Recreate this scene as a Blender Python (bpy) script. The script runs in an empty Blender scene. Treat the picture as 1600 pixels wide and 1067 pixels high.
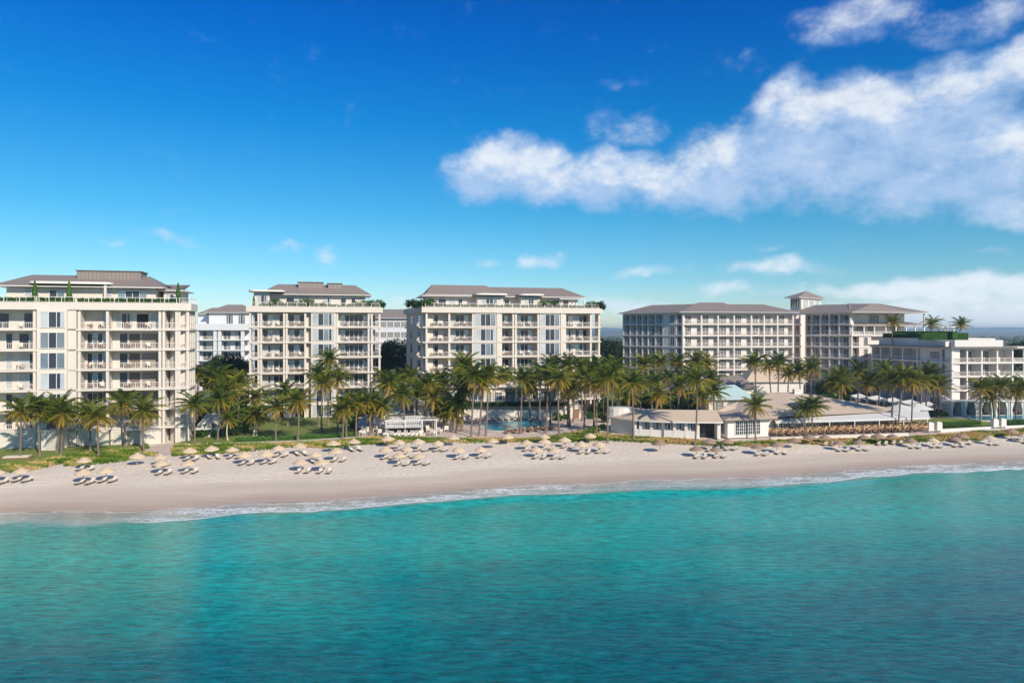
import bpy, math, random
from mathutils import Vector, Matrix
random.seed(7)
R = math.radians
S = bpy.context.scene
COL = S.collection

# ---------------------------------------------------------------- camera
F = 1100.0          # focal length in photo pixels (1600 wide)
CZ = 21.5           # camera height above the water
cam = bpy.data.cameras.new('camera')
cam.sensor_width = 36; cam.lens = F / 1600 * 36
cam.clip_start = 0.5; cam.clip_end = 40000
cam.shift_y = -16.5 / 1600
camo = bpy.data.objects.new('camera', cam); COL.objects.link(camo)
camo.location = (0, 0, CZ); camo.rotation_euler = (R(90), 0, 0)
S.camera = camo
# ---------------------------------------------------------------- sun, exposure
SUN_EL = R(31); SUN_AZ = math.atan2(0.59, -0.81)      # azimuth from +Y towards +X
sl = bpy.data.lights.new('sun', 'SUN'); sl.energy = 4.1; sl.angle = R(0.5); sl.color = (1.0, 0.905, 0.76)
so = bpy.data.objects.new('sun', sl); COL.objects.link(so)
sd = Vector((math.sin(SUN_AZ) * math.cos(SUN_EL), math.cos(SUN_AZ) * math.cos(SUN_EL), math.sin(SUN_EL)))
so.rotation_euler = sd.to_track_quat('Z', 'Y').to_euler()
so.location = (60, -80, 120)
S.view_settings.view_transform = 'Standard'; S.view_settings.look = 'None'
S.view_settings.gamma = 1; S.view_settings.use_curve_mapping = False
S.view_settings.exposure = 0.33
S.cycles.use_denoising = True
S.cycles.max_bounces = 6; S.cycles.diffuse_bounces = 3; S.cycles.glossy_bounces = 3
S.cycles.transmission_bounces = 3; S.cycles.transparent_max_bounces = 6
S.cycles.caustics_reflective = False; S.cycles.caustics_refractive = False
S.cycles.sample_clamp_indirect = 6

# ---------------------------------------------------------------- node helper
class NT:
    def __init__(s, tree): s.t = tree; s.n = tree.nodes; s.l = tree.links
    def add(s, typ, **kw):
        n = s.n.new(typ)
        for k, v in kw.items(): setattr(n, k, v)
        return n
    def link(s, a, b): s.l.new(a, b)
    def _in(s, sock, v):
        if v is None: return
        if hasattr(v, 'is_output'): s.l.new(v, sock)
        else: sock.default_value = v
    def math(s, op, a, b=None, c=None, clamp=False):
        n = s.add('ShaderNodeMath', operation=op); n.use_clamp = clamp
        s._in(n.inputs[0], a); s._in(n.inputs[1], b); s._in(n.inputs[2], c)
        return n.outputs[0]
    def vmath(s, op, a, b=None, scale=None):
        n = s.add('ShaderNodeVectorMath', operation=op)
        s._in(n.inputs[0], a); s._in(n.inputs[1], b)
        if scale is not None: s._in(n.inputs['Scale'], scale)
        return n.outputs['Value'] if op in ('LENGTH', 'DOT_PRODUCT') else n.outputs[0]
    def noise(s, vec, scale, detail=3, rough=0.5, dist=0.0):
        n = s.add('ShaderNodeTexNoise')
        if vec is not None: s._in(n.inputs['Vector'], vec)
        n.inputs['Scale'].default_value = scale; n.inputs['Detail'].default_value = detail
        n.inputs['Roughness'].default_value = rough; n.inputs['Distortion'].default_value = dist
        return n.outputs['Fac']
    def ramp(s, fac, stops, interp='LINEAR'):
        n = s.add('ShaderNodeValToRGB'); n.color_ramp.interpolation = interp
        cr = n.color_ramp
        while len(cr.elements) > 1: cr.elements.remove(cr.elements[-1])
        for i, (p, c) in enumerate(stops):
            e = cr.elements[0] if i == 0 else cr.elements.new(p)
            e.position = p
            if not hasattr(c, '__len__'): c = (c, c, c)
            e.color = (*c[:3], 1)
        s._in(n.inputs['Fac'], fac)
        return n.outputs['Color']
    def mix(s, fac, a, b, blend='MIX'):
        n = s.add('ShaderNodeMix', data_type='RGBA', blend_type=blend)
        s._in(n.inputs['Factor'], fac)
        for k, v in ((6, a), (7, b)):
            if isinstance(v, (tuple, list)): v = (*v[:3], 1)
            s._in(n.inputs[k], v)
        return n.outputs[2]
    def maprange(s, v, a, b, c=0.0, d=1.0, smooth=False):
        n = s.add('ShaderNodeMapRange'); n.interpolation_type = 'SMOOTHSTEP' if smooth else 'LINEAR'
        s._in(n.inputs[0], v)
        for i, x in enumerate((a, b, c, d)): s._in(n.inputs[1 + i], x)
        return n.outputs[0]
    def mapping(s, vec, scale=(1, 1, 1), loc=(0, 0, 0), rot=(0, 0, 0)):
        n = s.add('ShaderNodeMapping'); s._in(n.inputs['Vector'], vec)
        n.inputs['Scale'].default_value = scale; n.inputs['Location'].default_value = loc; n.inputs['Rotation'].default_value = rot
        return n.outputs[0]
    def bump(s, h, strength=0.3, dist=0.05, normal=None):
        n = s.add('ShaderNodeBump'); n.inputs['Strength'].default_value = strength; n.inputs['Distance'].default_value = dist
        s._in(n.inputs['Height'], h); s._in(n.inputs['Normal'], normal)
        return n.outputs[0]

def newmat(name):
    m = bpy.data.materials.new(name); m.use_nodes = True
    nt = NT(m.node_tree); nt.n.clear()
    out = nt.add('ShaderNodeOutputMaterial'); b = nt.add('ShaderNodeBsdfPrincipled')
    nt.link(b.outputs[0], out.inputs[0])
    return m, nt, b, out
MATS = {}
def simple(name, col, rough=0.7, var=0.12, scale=1.5, metal=0.0, bump=0.0, spec=None):
    m, nt, b, out = newmat(name)
    co = nt.add('ShaderNodeNewGeometry').outputs['Position']
    n1 = nt.noise(co, scale, 4, 0.6)
    c = nt.mix(n1, tuple(x * (1 - var) for x in col), tuple(min(1, x * (1 + var)) for x in col))
    if name.startswith('stucco') or name == 'render_wall':      # rain streaks and weathering
        st = nt.noise(nt.mapping(co, scale=(1.6, 1.6, .16)), 1.0, 4, 0.65)
        c = nt.mix(nt.maprange(st, 0.5, 0.75, 0, 0.3), c, tuple(x * q for x, q in zip(col, (.80, .76, .72))))
    nt.link(c, b.inputs['Base Color']); b.inputs['Roughness'].default_value = rough; b.inputs['Metallic'].default_value = metal
    if spec is not None: b.inputs['Specular IOR Level'].default_value = spec
    if bump: nt.link(nt.bump(nt.noise(co, scale * 8, 3), bump, 0.02), b.inputs['Normal'])
    MATS[name] = m
    return m

# ---------------------------------------------------------------- world: Nishita sky with clouds
w = bpy.data.worlds.new('World'); S.world = w; w.use_nodes = True
nt = NT(w.node_tree); nt.n.clear()
wo = nt.add('ShaderNodeOutputWorld'); bg = nt.add('ShaderNodeBackground'); nt.link(bg.outputs[0], wo.inputs[0])
sky = nt.add('ShaderNodeTexSky'); sky.sky_type = 'NISHITA'; sky.sun_disc = False
sky.sun_elevation = SUN_EL; sky.sun_rotation = SUN_AZ
sky.altitude = 0; sky.air_density = 1.0; sky.dust_density = 0.15; sky.ozone_density = 3.0
SKY_STRENGTH = 0.10
bg.inputs['Strength'].default_value = SKY_STRENGTH
tc = nt.add('ShaderNodeTexCoord').outputs['Generated']
sep = nt.add('ShaderNodeSeparateXYZ'); nt.link(tc, sep.inputs[0])
dx, dy, dz = sep.outputs
az = nt.math('ARCTAN2', dx, dy)
el = nt.math('ARCSINE', dz)
elc = nt.math('MAXIMUM', el, 0.0)
# the photograph's air is very clear: deepen the blue with height above the horizon
grade = nt.ramp(nt.math('DIVIDE', elc, R(60)), [(0.0, (0.86, 0.90, 1.0)), (0.03, (0.68, 0.86, 1.0)), (0.075, (0.44, 0.79, 0.94)), (0.15, (0.20, 0.72, 0.92)), (0.27, (0.035, 0.60, 1.0)), (0.38, (0.006, 0.46, 1.08)), (0.45, (0.008, 0.38, 1.0)), (0.75, (0.55, 0.82, 1.1)), (1.0, (0.9, 1.05, 1.15))])
skyc = nt.mix(1.0, sky.outputs[0], grade, 'MULTIPLY')
def P2A(px, py):
    return math.atan2(px - 800, F), math.atan2(517 - py, math.hypot(F, px - 800))
# cloud density as a node group of a direction (az, el)
g = bpy.data.node_groups.new('cloud_density', 'ShaderNodeTree')
g.interface.new_socket('Vector', in_out='INPUT', socket_type='NodeSocketVector')
g.interface.new_socket('Density', in_out='OUTPUT', socket_type='NodeSocketFloat')
gt = NT(g); gi = gt.add('NodeGroupInput'); go = gt.add('NodeGroupOutput')
V = gi.outputs[0]
warp = gt.add('ShaderNodeTexNoise'); gt.link(V, warp.inputs['Vector']); warp.inputs['Scale'].default_value = 14; warp.inputs['Detail'].default_value = 3
wv = gt.vmath('SCALE', gt.vmath('SUBTRACT', warp.outputs['Color'], (0.5, 0.5, 0.5)), scale=0.05)
VW = gt.vmath('ADD', V, wv)
blobs = [  # px, py, rx, ry, weight
 (770,268,85,60,1),(850,272,110,52,1),(960,275,120,52,1),(1075,285,120,62,1),(1180,255,130,75,1),(1235,170,75,60,1),(1330,180,110,70,1),(1300,230,160,100,1.05),(1130,300,90,35,.6),
 (1400,205,140,90,1.0),(1500,160,120,90,1.0),(1590,110,90,60,1),(1540,240,160,90,1.0),(1590,320,120,40,.75),(1450,300,160,50,.85),
 (975,195,70,32,.3),(1340,28,110,38,.55),(1480,38,70,34,.4),(1560,20,80,40,.35),(1575,90,60,30,.75),
 (448,388,30,11,.42),(507,396,30,19,.45),(265,379,55,12,.36),(185,388,30,8,.25),(840,408,40,18,.55),(768,412,34,9,.3),
 (1012,427,75,11,.5),(1215,415,105,18,.55),(1140,456,60,14,.55),(1290,455,120,16,.5),(985,478,80,20,.75),(1210,384,40,6,.3),
 (1440,452,170,30,.85),(1560,455,170,40,.95),(1500,500,330,46,1.0),(1560,392,40,8,.4),(620,470,60,9,.35),(1150,92,30,12,.12),(970,127,45,8,.12)]
best = None
for (px, py, rx, ry, wt) in blobs:
    a, e = P2A(px, py); k = F / math.cos(a) ** -1
    sx = rx / F * math.cos(a) ** 2; sy = ry / F * math.cos(a)
    d = gt.vmath('MULTIPLY', gt.vmath('SUBTRACT', VW, (a, e, 0)), (1 / sx, 1 / sy, 0))
    q = gt.math('SUBTRACT', 1.0, gt.vmath('DOT_PRODUCT', d, d))
    q = gt.math('MULTIPLY', gt.math('MAXIMUM', q, -1.5), wt)
    if best is None: best = q
    else:
        best = gt.math('SMOOTH_MAX', best, q, 0.35) if wt > .8 else gt.math('MAXIMUM', best, q)
fb = gt.noise(gt.mapping(V, scale=(1, 1.5, 1)), 19, 9, 0.6)
fb2 = gt.noise(gt.mapping(V, scale=(1, 1.35, 1), loc=(3.1, 1.7, 0)), 60, 7, 0.62)
dens = gt.math('ADD', gt.math('MULTIPLY', gt.math('MINIMUM', best, 0.8), 0.95), gt.math('MULTIPLY', gt.math('SUBTRACT', fb, 0.47), 1.25))
dens = gt.math('ADD', dens, gt.math('MULTIPLY', gt.math('SUBTRACT', fb2, 0.5), 0.42))
gt.link(dens, go.inputs[0])
comb = nt.add('ShaderNodeCombineXYZ'); nt.link(az, comb.inputs[0]); nt.link(el, comb.inputs[1])
def cloud(vec):
    n = nt.add('ShaderNodeGroup'); n.node_tree = g; nt.link(vec, n.inputs[0]); return n.outputs[0]
cd = cloud(comb.outputs[0])
cs = cloud(nt.vmath('ADD', comb.outputs[0], (0.022, 0.045, 0)))
mask = nt.maprange(cd, -0.05, 0.9, 0, 1, True)
lit = nt.maprange(nt.math('SUBTRACT', cd, cs), 0.0, 0.95, 0, 1, True)
k = 1 / SKY_STRENGTH
ccol = nt.mix(lit, (0.37 * k, 0.50 * k, 0.71 * k), (0.70 * k, 0.74 * k, 0.79 * k))
ccol = nt.mix(nt.maprange(el, 0.02, 0.16, 0.85, 0), ccol, (0.70 * k, 0.78 * k, 0.86 * k))
mask = nt.math('MULTIPLY', mask, nt.maprange(cd, 0.0, 1.0, 0.55, 0.92))
skyc = nt.mix(mask, skyc, ccol)
nt.link(skyc, bg.inputs[0])

# ---------------------------------------------------------------- object helpers
TH = []          # all top-level things
def tag(o, label=None, cat=None, group=None, kind=None):
    if label: o['label'] = label
    if cat: o['category'] = cat
    if group: o['group'] = group
    if kind: o['kind'] = kind
    return o
def thing(name, label, cat, loc=(0, 0, 0), rz=0.0, group=None):
    o = bpy.data.objects.new(name, None); COL.objects.link(o); o.empty_display_size = 0.2
    o.location = loc; o.rotation_euler = (0, 0, rz)
    TH.append(o)
    return tag(o, label, cat, group)
def copy_tree(o, parent=None):
    c = o.copy(); COL.objects.link(c)
    if parent is not None: c.parent = parent
    for ch in KIDS.get(o.name, []): KIDS.setdefault(c.name, []).append(copy_tree(ch, c))
    return c
KIDS = {}
def setp(o, parent):
    o.parent = parent; KIDS.setdefault(parent.name, []).append(o)
def addobj(name, mesh, parent=None, loc=(0, 0, 0), rz=0.0):
    o = bpy.data.objects.new(name, mesh); COL.objects.link(o)
    o.location = loc; o.rotation_euler = (0, 0, rz)
    if parent is not None: setp(o, parent)
    return o

class MB:
    """collects faces, then builds ONE mesh"""
    def __init__(s): s.v = []; s.f = []; s.m = []; s.uv = []; s.age = []; s.useuv = False; s.useage = False
    def quad(s, pts, mi=0, uv=None, age=0.0):
        n = len(s.v); s.v += [tuple(p) for p in pts]; s.f.append(tuple(range(n, n + len(pts)))); s.m.append(mi)
        s.uv.append(uv); s.age.append(age)
        if uv: s.useuv = True
    def box(s, x0, x1, y0, y1, z0, z1, mi=0, fr=None, bottom=True):
        P = [(x0, y0, z0), (x1, y0, z0), (x1, y1, z0), (x0, y1, z0), (x0, y0, z1), (x1, y0, z1), (x1, y1, z1), (x0, y1, z1)]
        if fr: P = [fr(*p) for p in P]
        fs = [(4, 5, 6, 7), (0, 1, 5, 4), (1, 2, 6, 5), (2, 3, 7, 6), (3, 0, 4, 7)]
        if bottom: fs.append((3, 2, 1, 0))
        n = len(s.v); s.v += P
        for f in fs: s.f.append(tuple(n + i for i in f)); s.m.append(mi); s.uv.append(None); s.age.append(0.0)
    def prism(s, poly, z0, z1, mi=0):
        n = len(s.v); k = len(poly)
        s.v += [(p[0], p[1], z0) for p in poly] + [(p[0], p[1], z1) for p in poly]
        fs = [tuple(range(n + k, n + 2 * k)), tuple(range(n + k - 1, n - 1, -1))]
        for i in range(k):
            j = (i + 1) % k; fs.append((n + i, n + j, n + k + j, n + k + i))
        for f in fs: s.f.append(f); s.m.append(mi); s.uv.append(None); s.age.append(0.0)
    def tube(s, pts, rad, n=8, mi=0, age=0.0):
        base = len(s.v); pts = [Vector(p) for p in pts]
        for i, p in enumerate(pts):
            d = (pts[min(i + 1, len(pts) - 1)] - pts[max(i - 1, 0)]).normalized()
            a = d.cross(Vector((0, 1, 0.01))); a = a.normalized() if a.length > 1e-3 else Vector((1, 0, 0))
            b = d.cross(a)
            r = rad[i] if hasattr(rad, '__len__') else rad
            for k in range(n):
                t = 2 * math.pi * k / n; s.v.append(tuple(p + a * (r * math.cos(t)) + b * (r * math.sin(t))))
        for i in range(len(pts) - 1):
            for k in range(n):
                k2 = (k + 1) % n
                s.f.append((base + i * n + k, base + i * n + k2, base + (i + 1) * n + k2, base + (i + 1) * n + k)); s.m.append(mi); s.uv.append(None); s.age.append(age)
        for e in (0, len(pts) - 1):
            s.f.append(tuple(base + e * n + k for k in range(n))); s.m.append(mi); s.uv.append(None); s.age.append(age)
    def mesh(s, name, mats, off=(0, 0, 0), smooth=False):
        me = bpy.data.meshes.new(name)
        v = s.v if off == (0, 0, 0) else [(a - off[0], b - off[1], c - off[2]) for a, b, c in s.v]
        me.from_pydata(v, [], s.f)
        for m in (mats if isinstance(mats, (list, tuple)) else [mats]): me.materials.append(MATS[m] if isinstance(m, str) else m)
        me.polygons.foreach_set('material_index', s.m)
        if s.useuv:
            u = me.uv_layers.new(name='UVMap'); data = []
            for f, q in zip(s.f, s.uv):
                for i in range(len(f)): data += list(q[i]) if q else [0.0, 0.0]
            u.data.foreach_set('uv', data)
        if s.useage:
            at = me.attributes.new('age', 'FLOAT', 'FACE'); at.data.foreach_set('value', s.age)
        if smooth: me.polygons.foreach_set('use_smooth', [True] * len(s.f))
        me.update()
        return me
    def build(s, name, mats, parent=None, smooth=False):
        off = tuple(parent.location) if parent is not None else (0, 0, 0)
        return addobj(name, s.mesh(name, mats, off, smooth), parent)

def W(px, Y, z=None, py=None):
    """a point of the place at pixel column px and depth Y"""
    X = (px - 800) / F * Y
    if z is None: z = CZ - (py - 517) * Y / F
    return Vector((X, Y, z))
# ---------------------------------------------------------------- shoreline and ground height
shore_px = [(-500,856),(-200,822),(0,801),(100,799),(200,799),(330,792),(400,785),(500,783),(600,776),(700,768),(800,759),(900,756),(1000,750),(1100,748),(1200,745),(1300,737),(1400,729),(1500,724),(1600,720),(1900,706),(2600,672)]
SH = [((px - 800) / F * (CZ * F / (py - 517)), CZ * F / (py - 517)) for px, py in shore_px]
SH = [(-900, SH[0][1] - (SH[0][0] + 900) * 0.25 + 0)] + SH + [(1800, SH[-1][1] + (1800 - SH[-1][0]) * 0.25)]
def shoreY(X):
    if X <= SH[0][0]: return SH[0][1]
    for i in range(len(SH) - 1):
        if X <= SH[i + 1][0]:
            t = (X - SH[i][0]) / (SH[i + 1][0] - SH[i][0]); return SH[i][1] + t * (SH[i + 1][1] - SH[i][1])
    return SH[-1][1]
CS = math.cos(R(14))
PROF = [(-400, -6), (-60, -3), (-20, -1.4), (0, 0), (4, .22), (9, .65), (14, 1.15), (20, 1.6), (28, 2.0), (34, 2.3), (5000, 2.3)]
def gv(v):
    for i in range(len(PROF) - 1):
        if v <= PROF[i + 1][0]:
            a, b = PROF[i], PROF[i + 1]; return a[1] + (v - a[0]) / (b[0] - a[0]) * (b[1] - a[1])
    return 2.3
def gz(X, Y): return gv((Y - shoreY(X)) * CS)
def G(px, py):
    """ground point seen at a pixel of the photograph"""
    z = 2.0
    for _ in range(25):
        Y = (CZ - z) * F / (py - 517); z = 0.5 * z + 0.5 * gz((px - 800) / F * Y, Y)
    return Vector(((px - 800) / F * Y, Y, z))
# ---------------------------------------------------------------- materials
STUC = (0.80, 0.735, 0.645)
simple('stucco', (0.675, 0.605, 0.52), 0.85, 0.05, 0.35)
simple('stucco_hotel', (0.74, 0.665, 0.595), 0.85, 0.06, 0.35)
simple('stucco_back', (0.66, 0.67, 0.68), 0.85, 0.04, 0.3)
simple('white_paint', (0.72, 0.675, 0.615), 0.55, 0.04, 0.6)
simple('render_wall', (0.60, 0.54, 0.47), 0.85, 0.06, 0.4)
simple('rail_paint', (0.70, 0.64, 0.57), 0.5, 0.03, 1)
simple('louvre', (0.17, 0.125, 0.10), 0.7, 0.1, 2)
simple('interior_shade', (0.035, 0.03, 0.028), 0.8, 0.2, 1)  # near-black colour standing in for the shade inside openings
simple('cushion', (0.80, 0.70, 0.58), 0.9, 0.06, 2)
simple('cushion_white', (0.66, 0.59, 0.49), 0.9, 0.04, 2)
simple('teak', (0.23, 0.12, 0.06), 0.6, 0.2, 5)
simple('dark_frame', (0.05, 0.04, 0.035), 0.6, 0.2, 5)
simple('rattan', (0.55, 0.33, 0.15), 0.75, 0.2, 3)
simple('thatch_light', (0.60, 0.46, 0.305), 0.95, 0.22, 3, bump=0.6)
simple('thatch_brown', (0.33, 0.22, 0.155), 0.95, 0.25, 3, bump=0.6)
simple('pole', (0.6, 0.5, 0.4), 0.6, 0.1, 3)
simple('canvas_white', (0.62, 0.60, 0.57), 0.8, 0.03, 1)
simple('canvas_tan', (0.70, 0.57, 0.42), 0.85, 0.08, 1)
simple('canvas_aqua', (0.42, 0.55, 0.54), 0.7, 0.08, 1)
simple('glass_roof', (0.16, 0.26, 0.27), 0.25, 0.2, 1)
simple('grey_canvas', (0.40, 0.42, 0.47), 0.8, 0.08, 1)
simple('trunk', (0.19, 0.14, 0.105), 0.95, 0.3, 5, bump=0.5)
simple('white_trunk', (0.62, 0.52, 0.40), 0.9, 0.15, 5)
simple('bark', (0.10, 0.07, 0.05), 0.95, 0.3, 4)
simple('dead_frond', (0.40, 0.25, 0.16), 0.95, 0.3, 2)
simple('paving', (0.56, 0.44, 0.38), 0.8, 0.12, 0.8)
simple('stone_pale', (0.62, 0.56, 0.48), 0.85, 0.1, 1)
simple('curtain', (0.30, 0.25, 0.21), 0.9, 0.1, 1)

def m_roof(name, c1, c2, step, seam, vertical=True):
    m, nt, b, out = newmat(name)
    uv = nt.add('ShaderNodeUVMap').outputs[0]; sp = nt.add('ShaderNodeSeparateXYZ'); nt.link(uv, sp.inputs[0])
    t = nt.math('FRACT', nt.math('DIVIDE', sp.outputs[0 if vertical else 1], step))
    line = nt.math('LESS_THAN', t, seam)
    pos = nt.add('ShaderNodeNewGeometry').outputs['Position']
    n1 = nt.noise(pos, 0.5, 4, 0.6); n2 = nt.noise(nt.mapping(uv, scale=(1.2, 4, 1)) if not vertical else nt.mapping(uv, scale=(2.5, .3, 1)), 1.0, 3, 0.7)
    c = nt.mix(nt.math('MULTIPLY', nt.math('ADD', n1, n2), 0.5), c1, c2)
    c = nt.mix(nt.math('MULTIPLY', line, 0.45), c, tuple(x * 0.45 for x in c1))
    nt.link(c, b.inputs['Base Color']); b.inputs['Roughness'].default_value = 0.6 if vertical else 0.9
    nt.link(nt.bump(nt.math('PINGPONG', t, 0.5), 0.5, 0.08), b.inputs['Normal'])
    MATS[name] = m
m_roof('metal_roof', (0.215, 0.172, 0.148), (0.31, 0.255, 0.22), 0.6, 0.16)
m_roof('shingle_roof', (0.50, 0.38, 0.275), (0.72, 0.56, 0.41), 0.45, 0.2, False)

def m_glass(name, col, metal, rough=0.06):
    m, nt, b, out = newmat(name)
    pos = nt.add('ShaderNodeNewGeometry').outputs['Position']
    n = nt.noise(pos, 0.35, 2)
    nt.link(nt.mix(n, tuple(x * .55 for x in col), tuple(x * 1.5 for x in col)), b.inputs['Base Color'])
    b.inputs['Roughness'].default_value = rough; b.inputs['Metallic'].default_value = metal; b.inputs['IOR'].default_value = 1.5
    MATS[name] = m
m_glass('glass_dark', (0.032, 0.040, 0.058), 0.0)
m_glass('glass_blue', (0.25, 0.285, 0.32), 0.5)
m_glass('glass_curtain', (0.42, 0.45, 0.46), 0.0, 0.15)

def m_leaf(name, stops, trans=0.25, rough=0.5):
    m, nt, b, out = newmat(name)
    a = nt.add('ShaderNodeAttribute'); a.attribute_name = 'age'
    oi = nt.add('ShaderNodeObjectInfo').outputs['Random']
    f = nt.math('ADD', a.outputs['Fac'], nt.math('MULTIPLY', nt.math('SUBTRACT', oi, 0.5), 0.3), clamp=True)
    c = nt.ramp(f, stops)
    nt.link(c, b.inputs['Base Color']); b.inputs['Roughness'].default_value = rough; b.inputs['Specular IOR Level'].default_value = 0.18
    tr = nt.add('ShaderNodeBsdfTranslucent'); nt.link(c, tr.inputs[0])
    mx = nt.add('ShaderNodeMixShader'); mx.inputs[0].default_value = trans
    nt.link(b.outputs[0], mx.inputs[1]); nt.link(tr.outputs[0], mx.inputs[2]); nt.link(mx.outputs[0], out.inputs[0])
    MATS[name] = m
m_leaf('palm_leaf', [(0, (0.036, 0.075, 0.010)), (0.27, (0.095, 0.135, 0.012)), (0.5, (0.22, 0.20, 0.015)), (0.85, (0.42, 0.29, 0.03)), (1, (0.40, 0.24, 0.07))])
m_leaf('broad_leaf', [(0, (0.030, 0.080, 0.014)), (0.5, (0.065, 0.15, 0.022)), (1, (0.14, 0.27, 0.035))])
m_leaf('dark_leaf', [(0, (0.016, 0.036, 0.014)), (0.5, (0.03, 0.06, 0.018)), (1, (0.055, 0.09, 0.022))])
m_leaf('dune_leaf', [(0, (0.12, 0.22, 0.02)), (0.3, (0.20, 0.30, 0.035)), (0.55, (0.46, 0.43, 0.11)), (0.8, (0.74, 0.60, 0.26)), (1, (0.72, 0.45, 0.19))], 0.35, 0.8)
m_leaf('bright_leaf', [(0, (0.04, 0.11, 0.02)), (0.5, (0.07, 0.17, 0.03)), (1, (0.14, 0.26, 0.04))])

# ground with sand
m, nt, b, out = newmat('sand')
at = nt.add('ShaderNodeAttribute'); at.attribute_name = 'inland'
pos = nt.add('ShaderNodeNewGeometry').outputs['Position']
v = at.outputs['Fac']
warp = nt.noise(nt.mapping(pos, scale=(.035, .1, 1)), 1.0, 4, 0.6)
vv = nt.math('ADD', v, nt.math('MULTIPLY', nt.math('SUBTRACT', warp, 0.5), 9.0))
fine = nt.noise(pos, 2.2, 6, 0.7)
rot = nt.mapping(pos, scale=(0.10, 0.9, 1), rot=(0, 0, R(-14)))
streak = nt.noise(rot, 1.0, 4, 0.6)
dry = nt.mix(nt.maprange(fine, 0.3, 0.7), (0.64, 0.535, 0.43), (0.86, 0.74, 0.615))
damp = nt.mix(streak, (0.52, 0.42, 0.335), (0.62, 0.52, 0.42))
wet = nt.mix(streak, (0.47, 0.345, 0.26), (0.56, 0.43, 0.335))
c = nt.mix(nt.maprange(vv, 7.5, 12.5, 0, 1, True), damp, dry)
c = nt.mix(nt.maprange(nt.math('ADD', v, nt.math('MULTIPLY', nt.math('SUBTRACT', streak, 0.5), 5.0)), 0.8, 6.5, 0, 1, True), wet, c)
soil = nt.mix(nt.noise(pos, 0.2, 4), (0.10, 0.13, 0.04), (0.20, 0.17, 0.08))
c = nt.mix(nt.maprange(v, 60, 75, 0, 1), c, soil)
nt.link(c, b.inputs['Base Color'])
nt.link(nt.maprange(v, 0.5, 5, 0.35, 0.92), b.inputs['Roughness'])
foot = nt.noise(nt.mapping(pos, scale=(1, 1, 1)), 1.3, 5, 0.75)
ripple = nt.noise(nt.mapping(pos, scale=(.8, 3.5, 1), rot=(0, 0, R(20))), 1.0, 3, 0.6)
hh = nt.math('MULTIPLY', nt.math('ADD', foot, nt.math('MULTIPLY', ripple, 0.6)), nt.maprange(vv, 5, 12, 0.04, 1.0))
nt.link(nt.bump(hh, 0.8, 0.3), b.inputs['Normal'])
MATS['sand'] = m

# lawn
m, nt, b, out = newmat('lawn')
pos = nt.add('ShaderNodeNewGeometry').outputs['Position']
n1 = nt.noise(pos, 0.35, 4, 0.6); n2 = nt.noise(pos, 9, 5, 0.8)
c = nt.mix(n1, (0.10, 0.155, 0.02), (0.24, 0.29, 0.045)); c = nt.mix(0.5, c, nt.mix(n2, (0.06, 0.10, 0.015), (0.26, 0.30, 0.06)))
nt.link(c, b.inputs['Base Color']); b.inputs['Roughness'].default_value = 0.9
nt.link(nt.bump(n2, 0.9, 0.08), b.inputs['Normal'])
MATS['lawn'] = m
# paving with joints
m, nt, b, out = newmat('deck_paving')
pos = nt.add('ShaderNodeNewGeometry').outputs['Position']
br = nt.add('ShaderNodeTexBrick'); nt.link(nt.mapping(pos, rot=(0, 0, R(-14))), br.inputs['Vector'])
br.inputs['Scale'].default_value = 1.0; br.inputs['Mortar Size'].default_value = 0.03; br.inputs['Brick Width'].default_value = 1.2; br.inputs['Row Height'].default_value = 0.6
br.inputs['Color1'].default_value = (0.60, 0.47, 0.41, 1); br.inputs['Color2'].default_value = (0.50, 0.39, 0.34, 1); br.inputs['Mortar'].default_value = (0.33, 0.26, 0.22, 1)
c = nt.mix(nt.noise(pos, 0.4, 4), br.outputs['Color'], (0.64, 0.53, 0.46)); nt.link(c, b.inputs['Base Color']); b.inputs['Roughness'].default_value = 0.75
MATS['deck_paving'] = m
# pool water
m, nt, b, out = newmat('pool_water')
pos = nt.add('ShaderNodeNewGeometry').outputs['Position']
n1 = nt.noise(nt.mapping(pos, scale=(.5, 1, 1)), 0.9, 4, 0.6)
nt.link(nt.ramp(n1, [(0.3, (0.01, 0.20, 0.28)), (0.55, (0.05, 0.40, 0.50)), (0.7, (0.35, 0.70, 0.75))]), b.inputs['Base Color'])
b.inputs['Roughness'].default_value = 0.06
nt.link(nt.bump(nt.noise(pos, 3, 3), 0.4, 0.05), b.inputs['Normal'])
MATS['pool_water'] = m

# sea
m, nt, b, out = newmat('sea_water')
at = nt.add('ShaderNodeAttribute'); at.attribute_name = 'offshore'
w_ = at.outputs['Fac']
pos = nt.add('ShaderNodeNewGeometry').outputs['Position']
big = nt.noise(nt.mapping(pos, scale=(.035, .06, 1)), 1.0, 3, 0.55)
wob = nt.noise(nt.mapping(pos, scale=(.12, .16, 1), loc=(7, 0, 0)), 1.0, 4, 0.6)
wj = nt.math('ADD', w_, nt.math('MULTIPLY', nt.math('SUBTRACT', big, 0.5), 44.0))
deep = nt.ramp(nt.math('DIVIDE', wj, 60.0), [(0.0, (0.05, 0.36, 0.30)), (0.14, (0.018, 0.33, 0.27)), (0.30, (0.010, 0.36, 0.30)), (0.43, (0.001, 0.31, 0.25)), (0.58, (0.001, 0.22, 0.19)), (0.72, (0.001, 0.135, 0.135)), (1, (0.001, 0.085, 0.10))])
# crest light and trough shade are painted into the colour with the ripples below
# a little turbidity in random patches
tint = nt.noise(nt.mapping(pos, scale=(.6, 1.5, 1)), 1.0, 5, 0.65)
deep = nt.mix(nt.maprange(tint, 0.42, 0.75, 0, 0.35), deep, nt.mix(0.5, deep, (0.01, 0.42, 0.40)))
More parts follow.
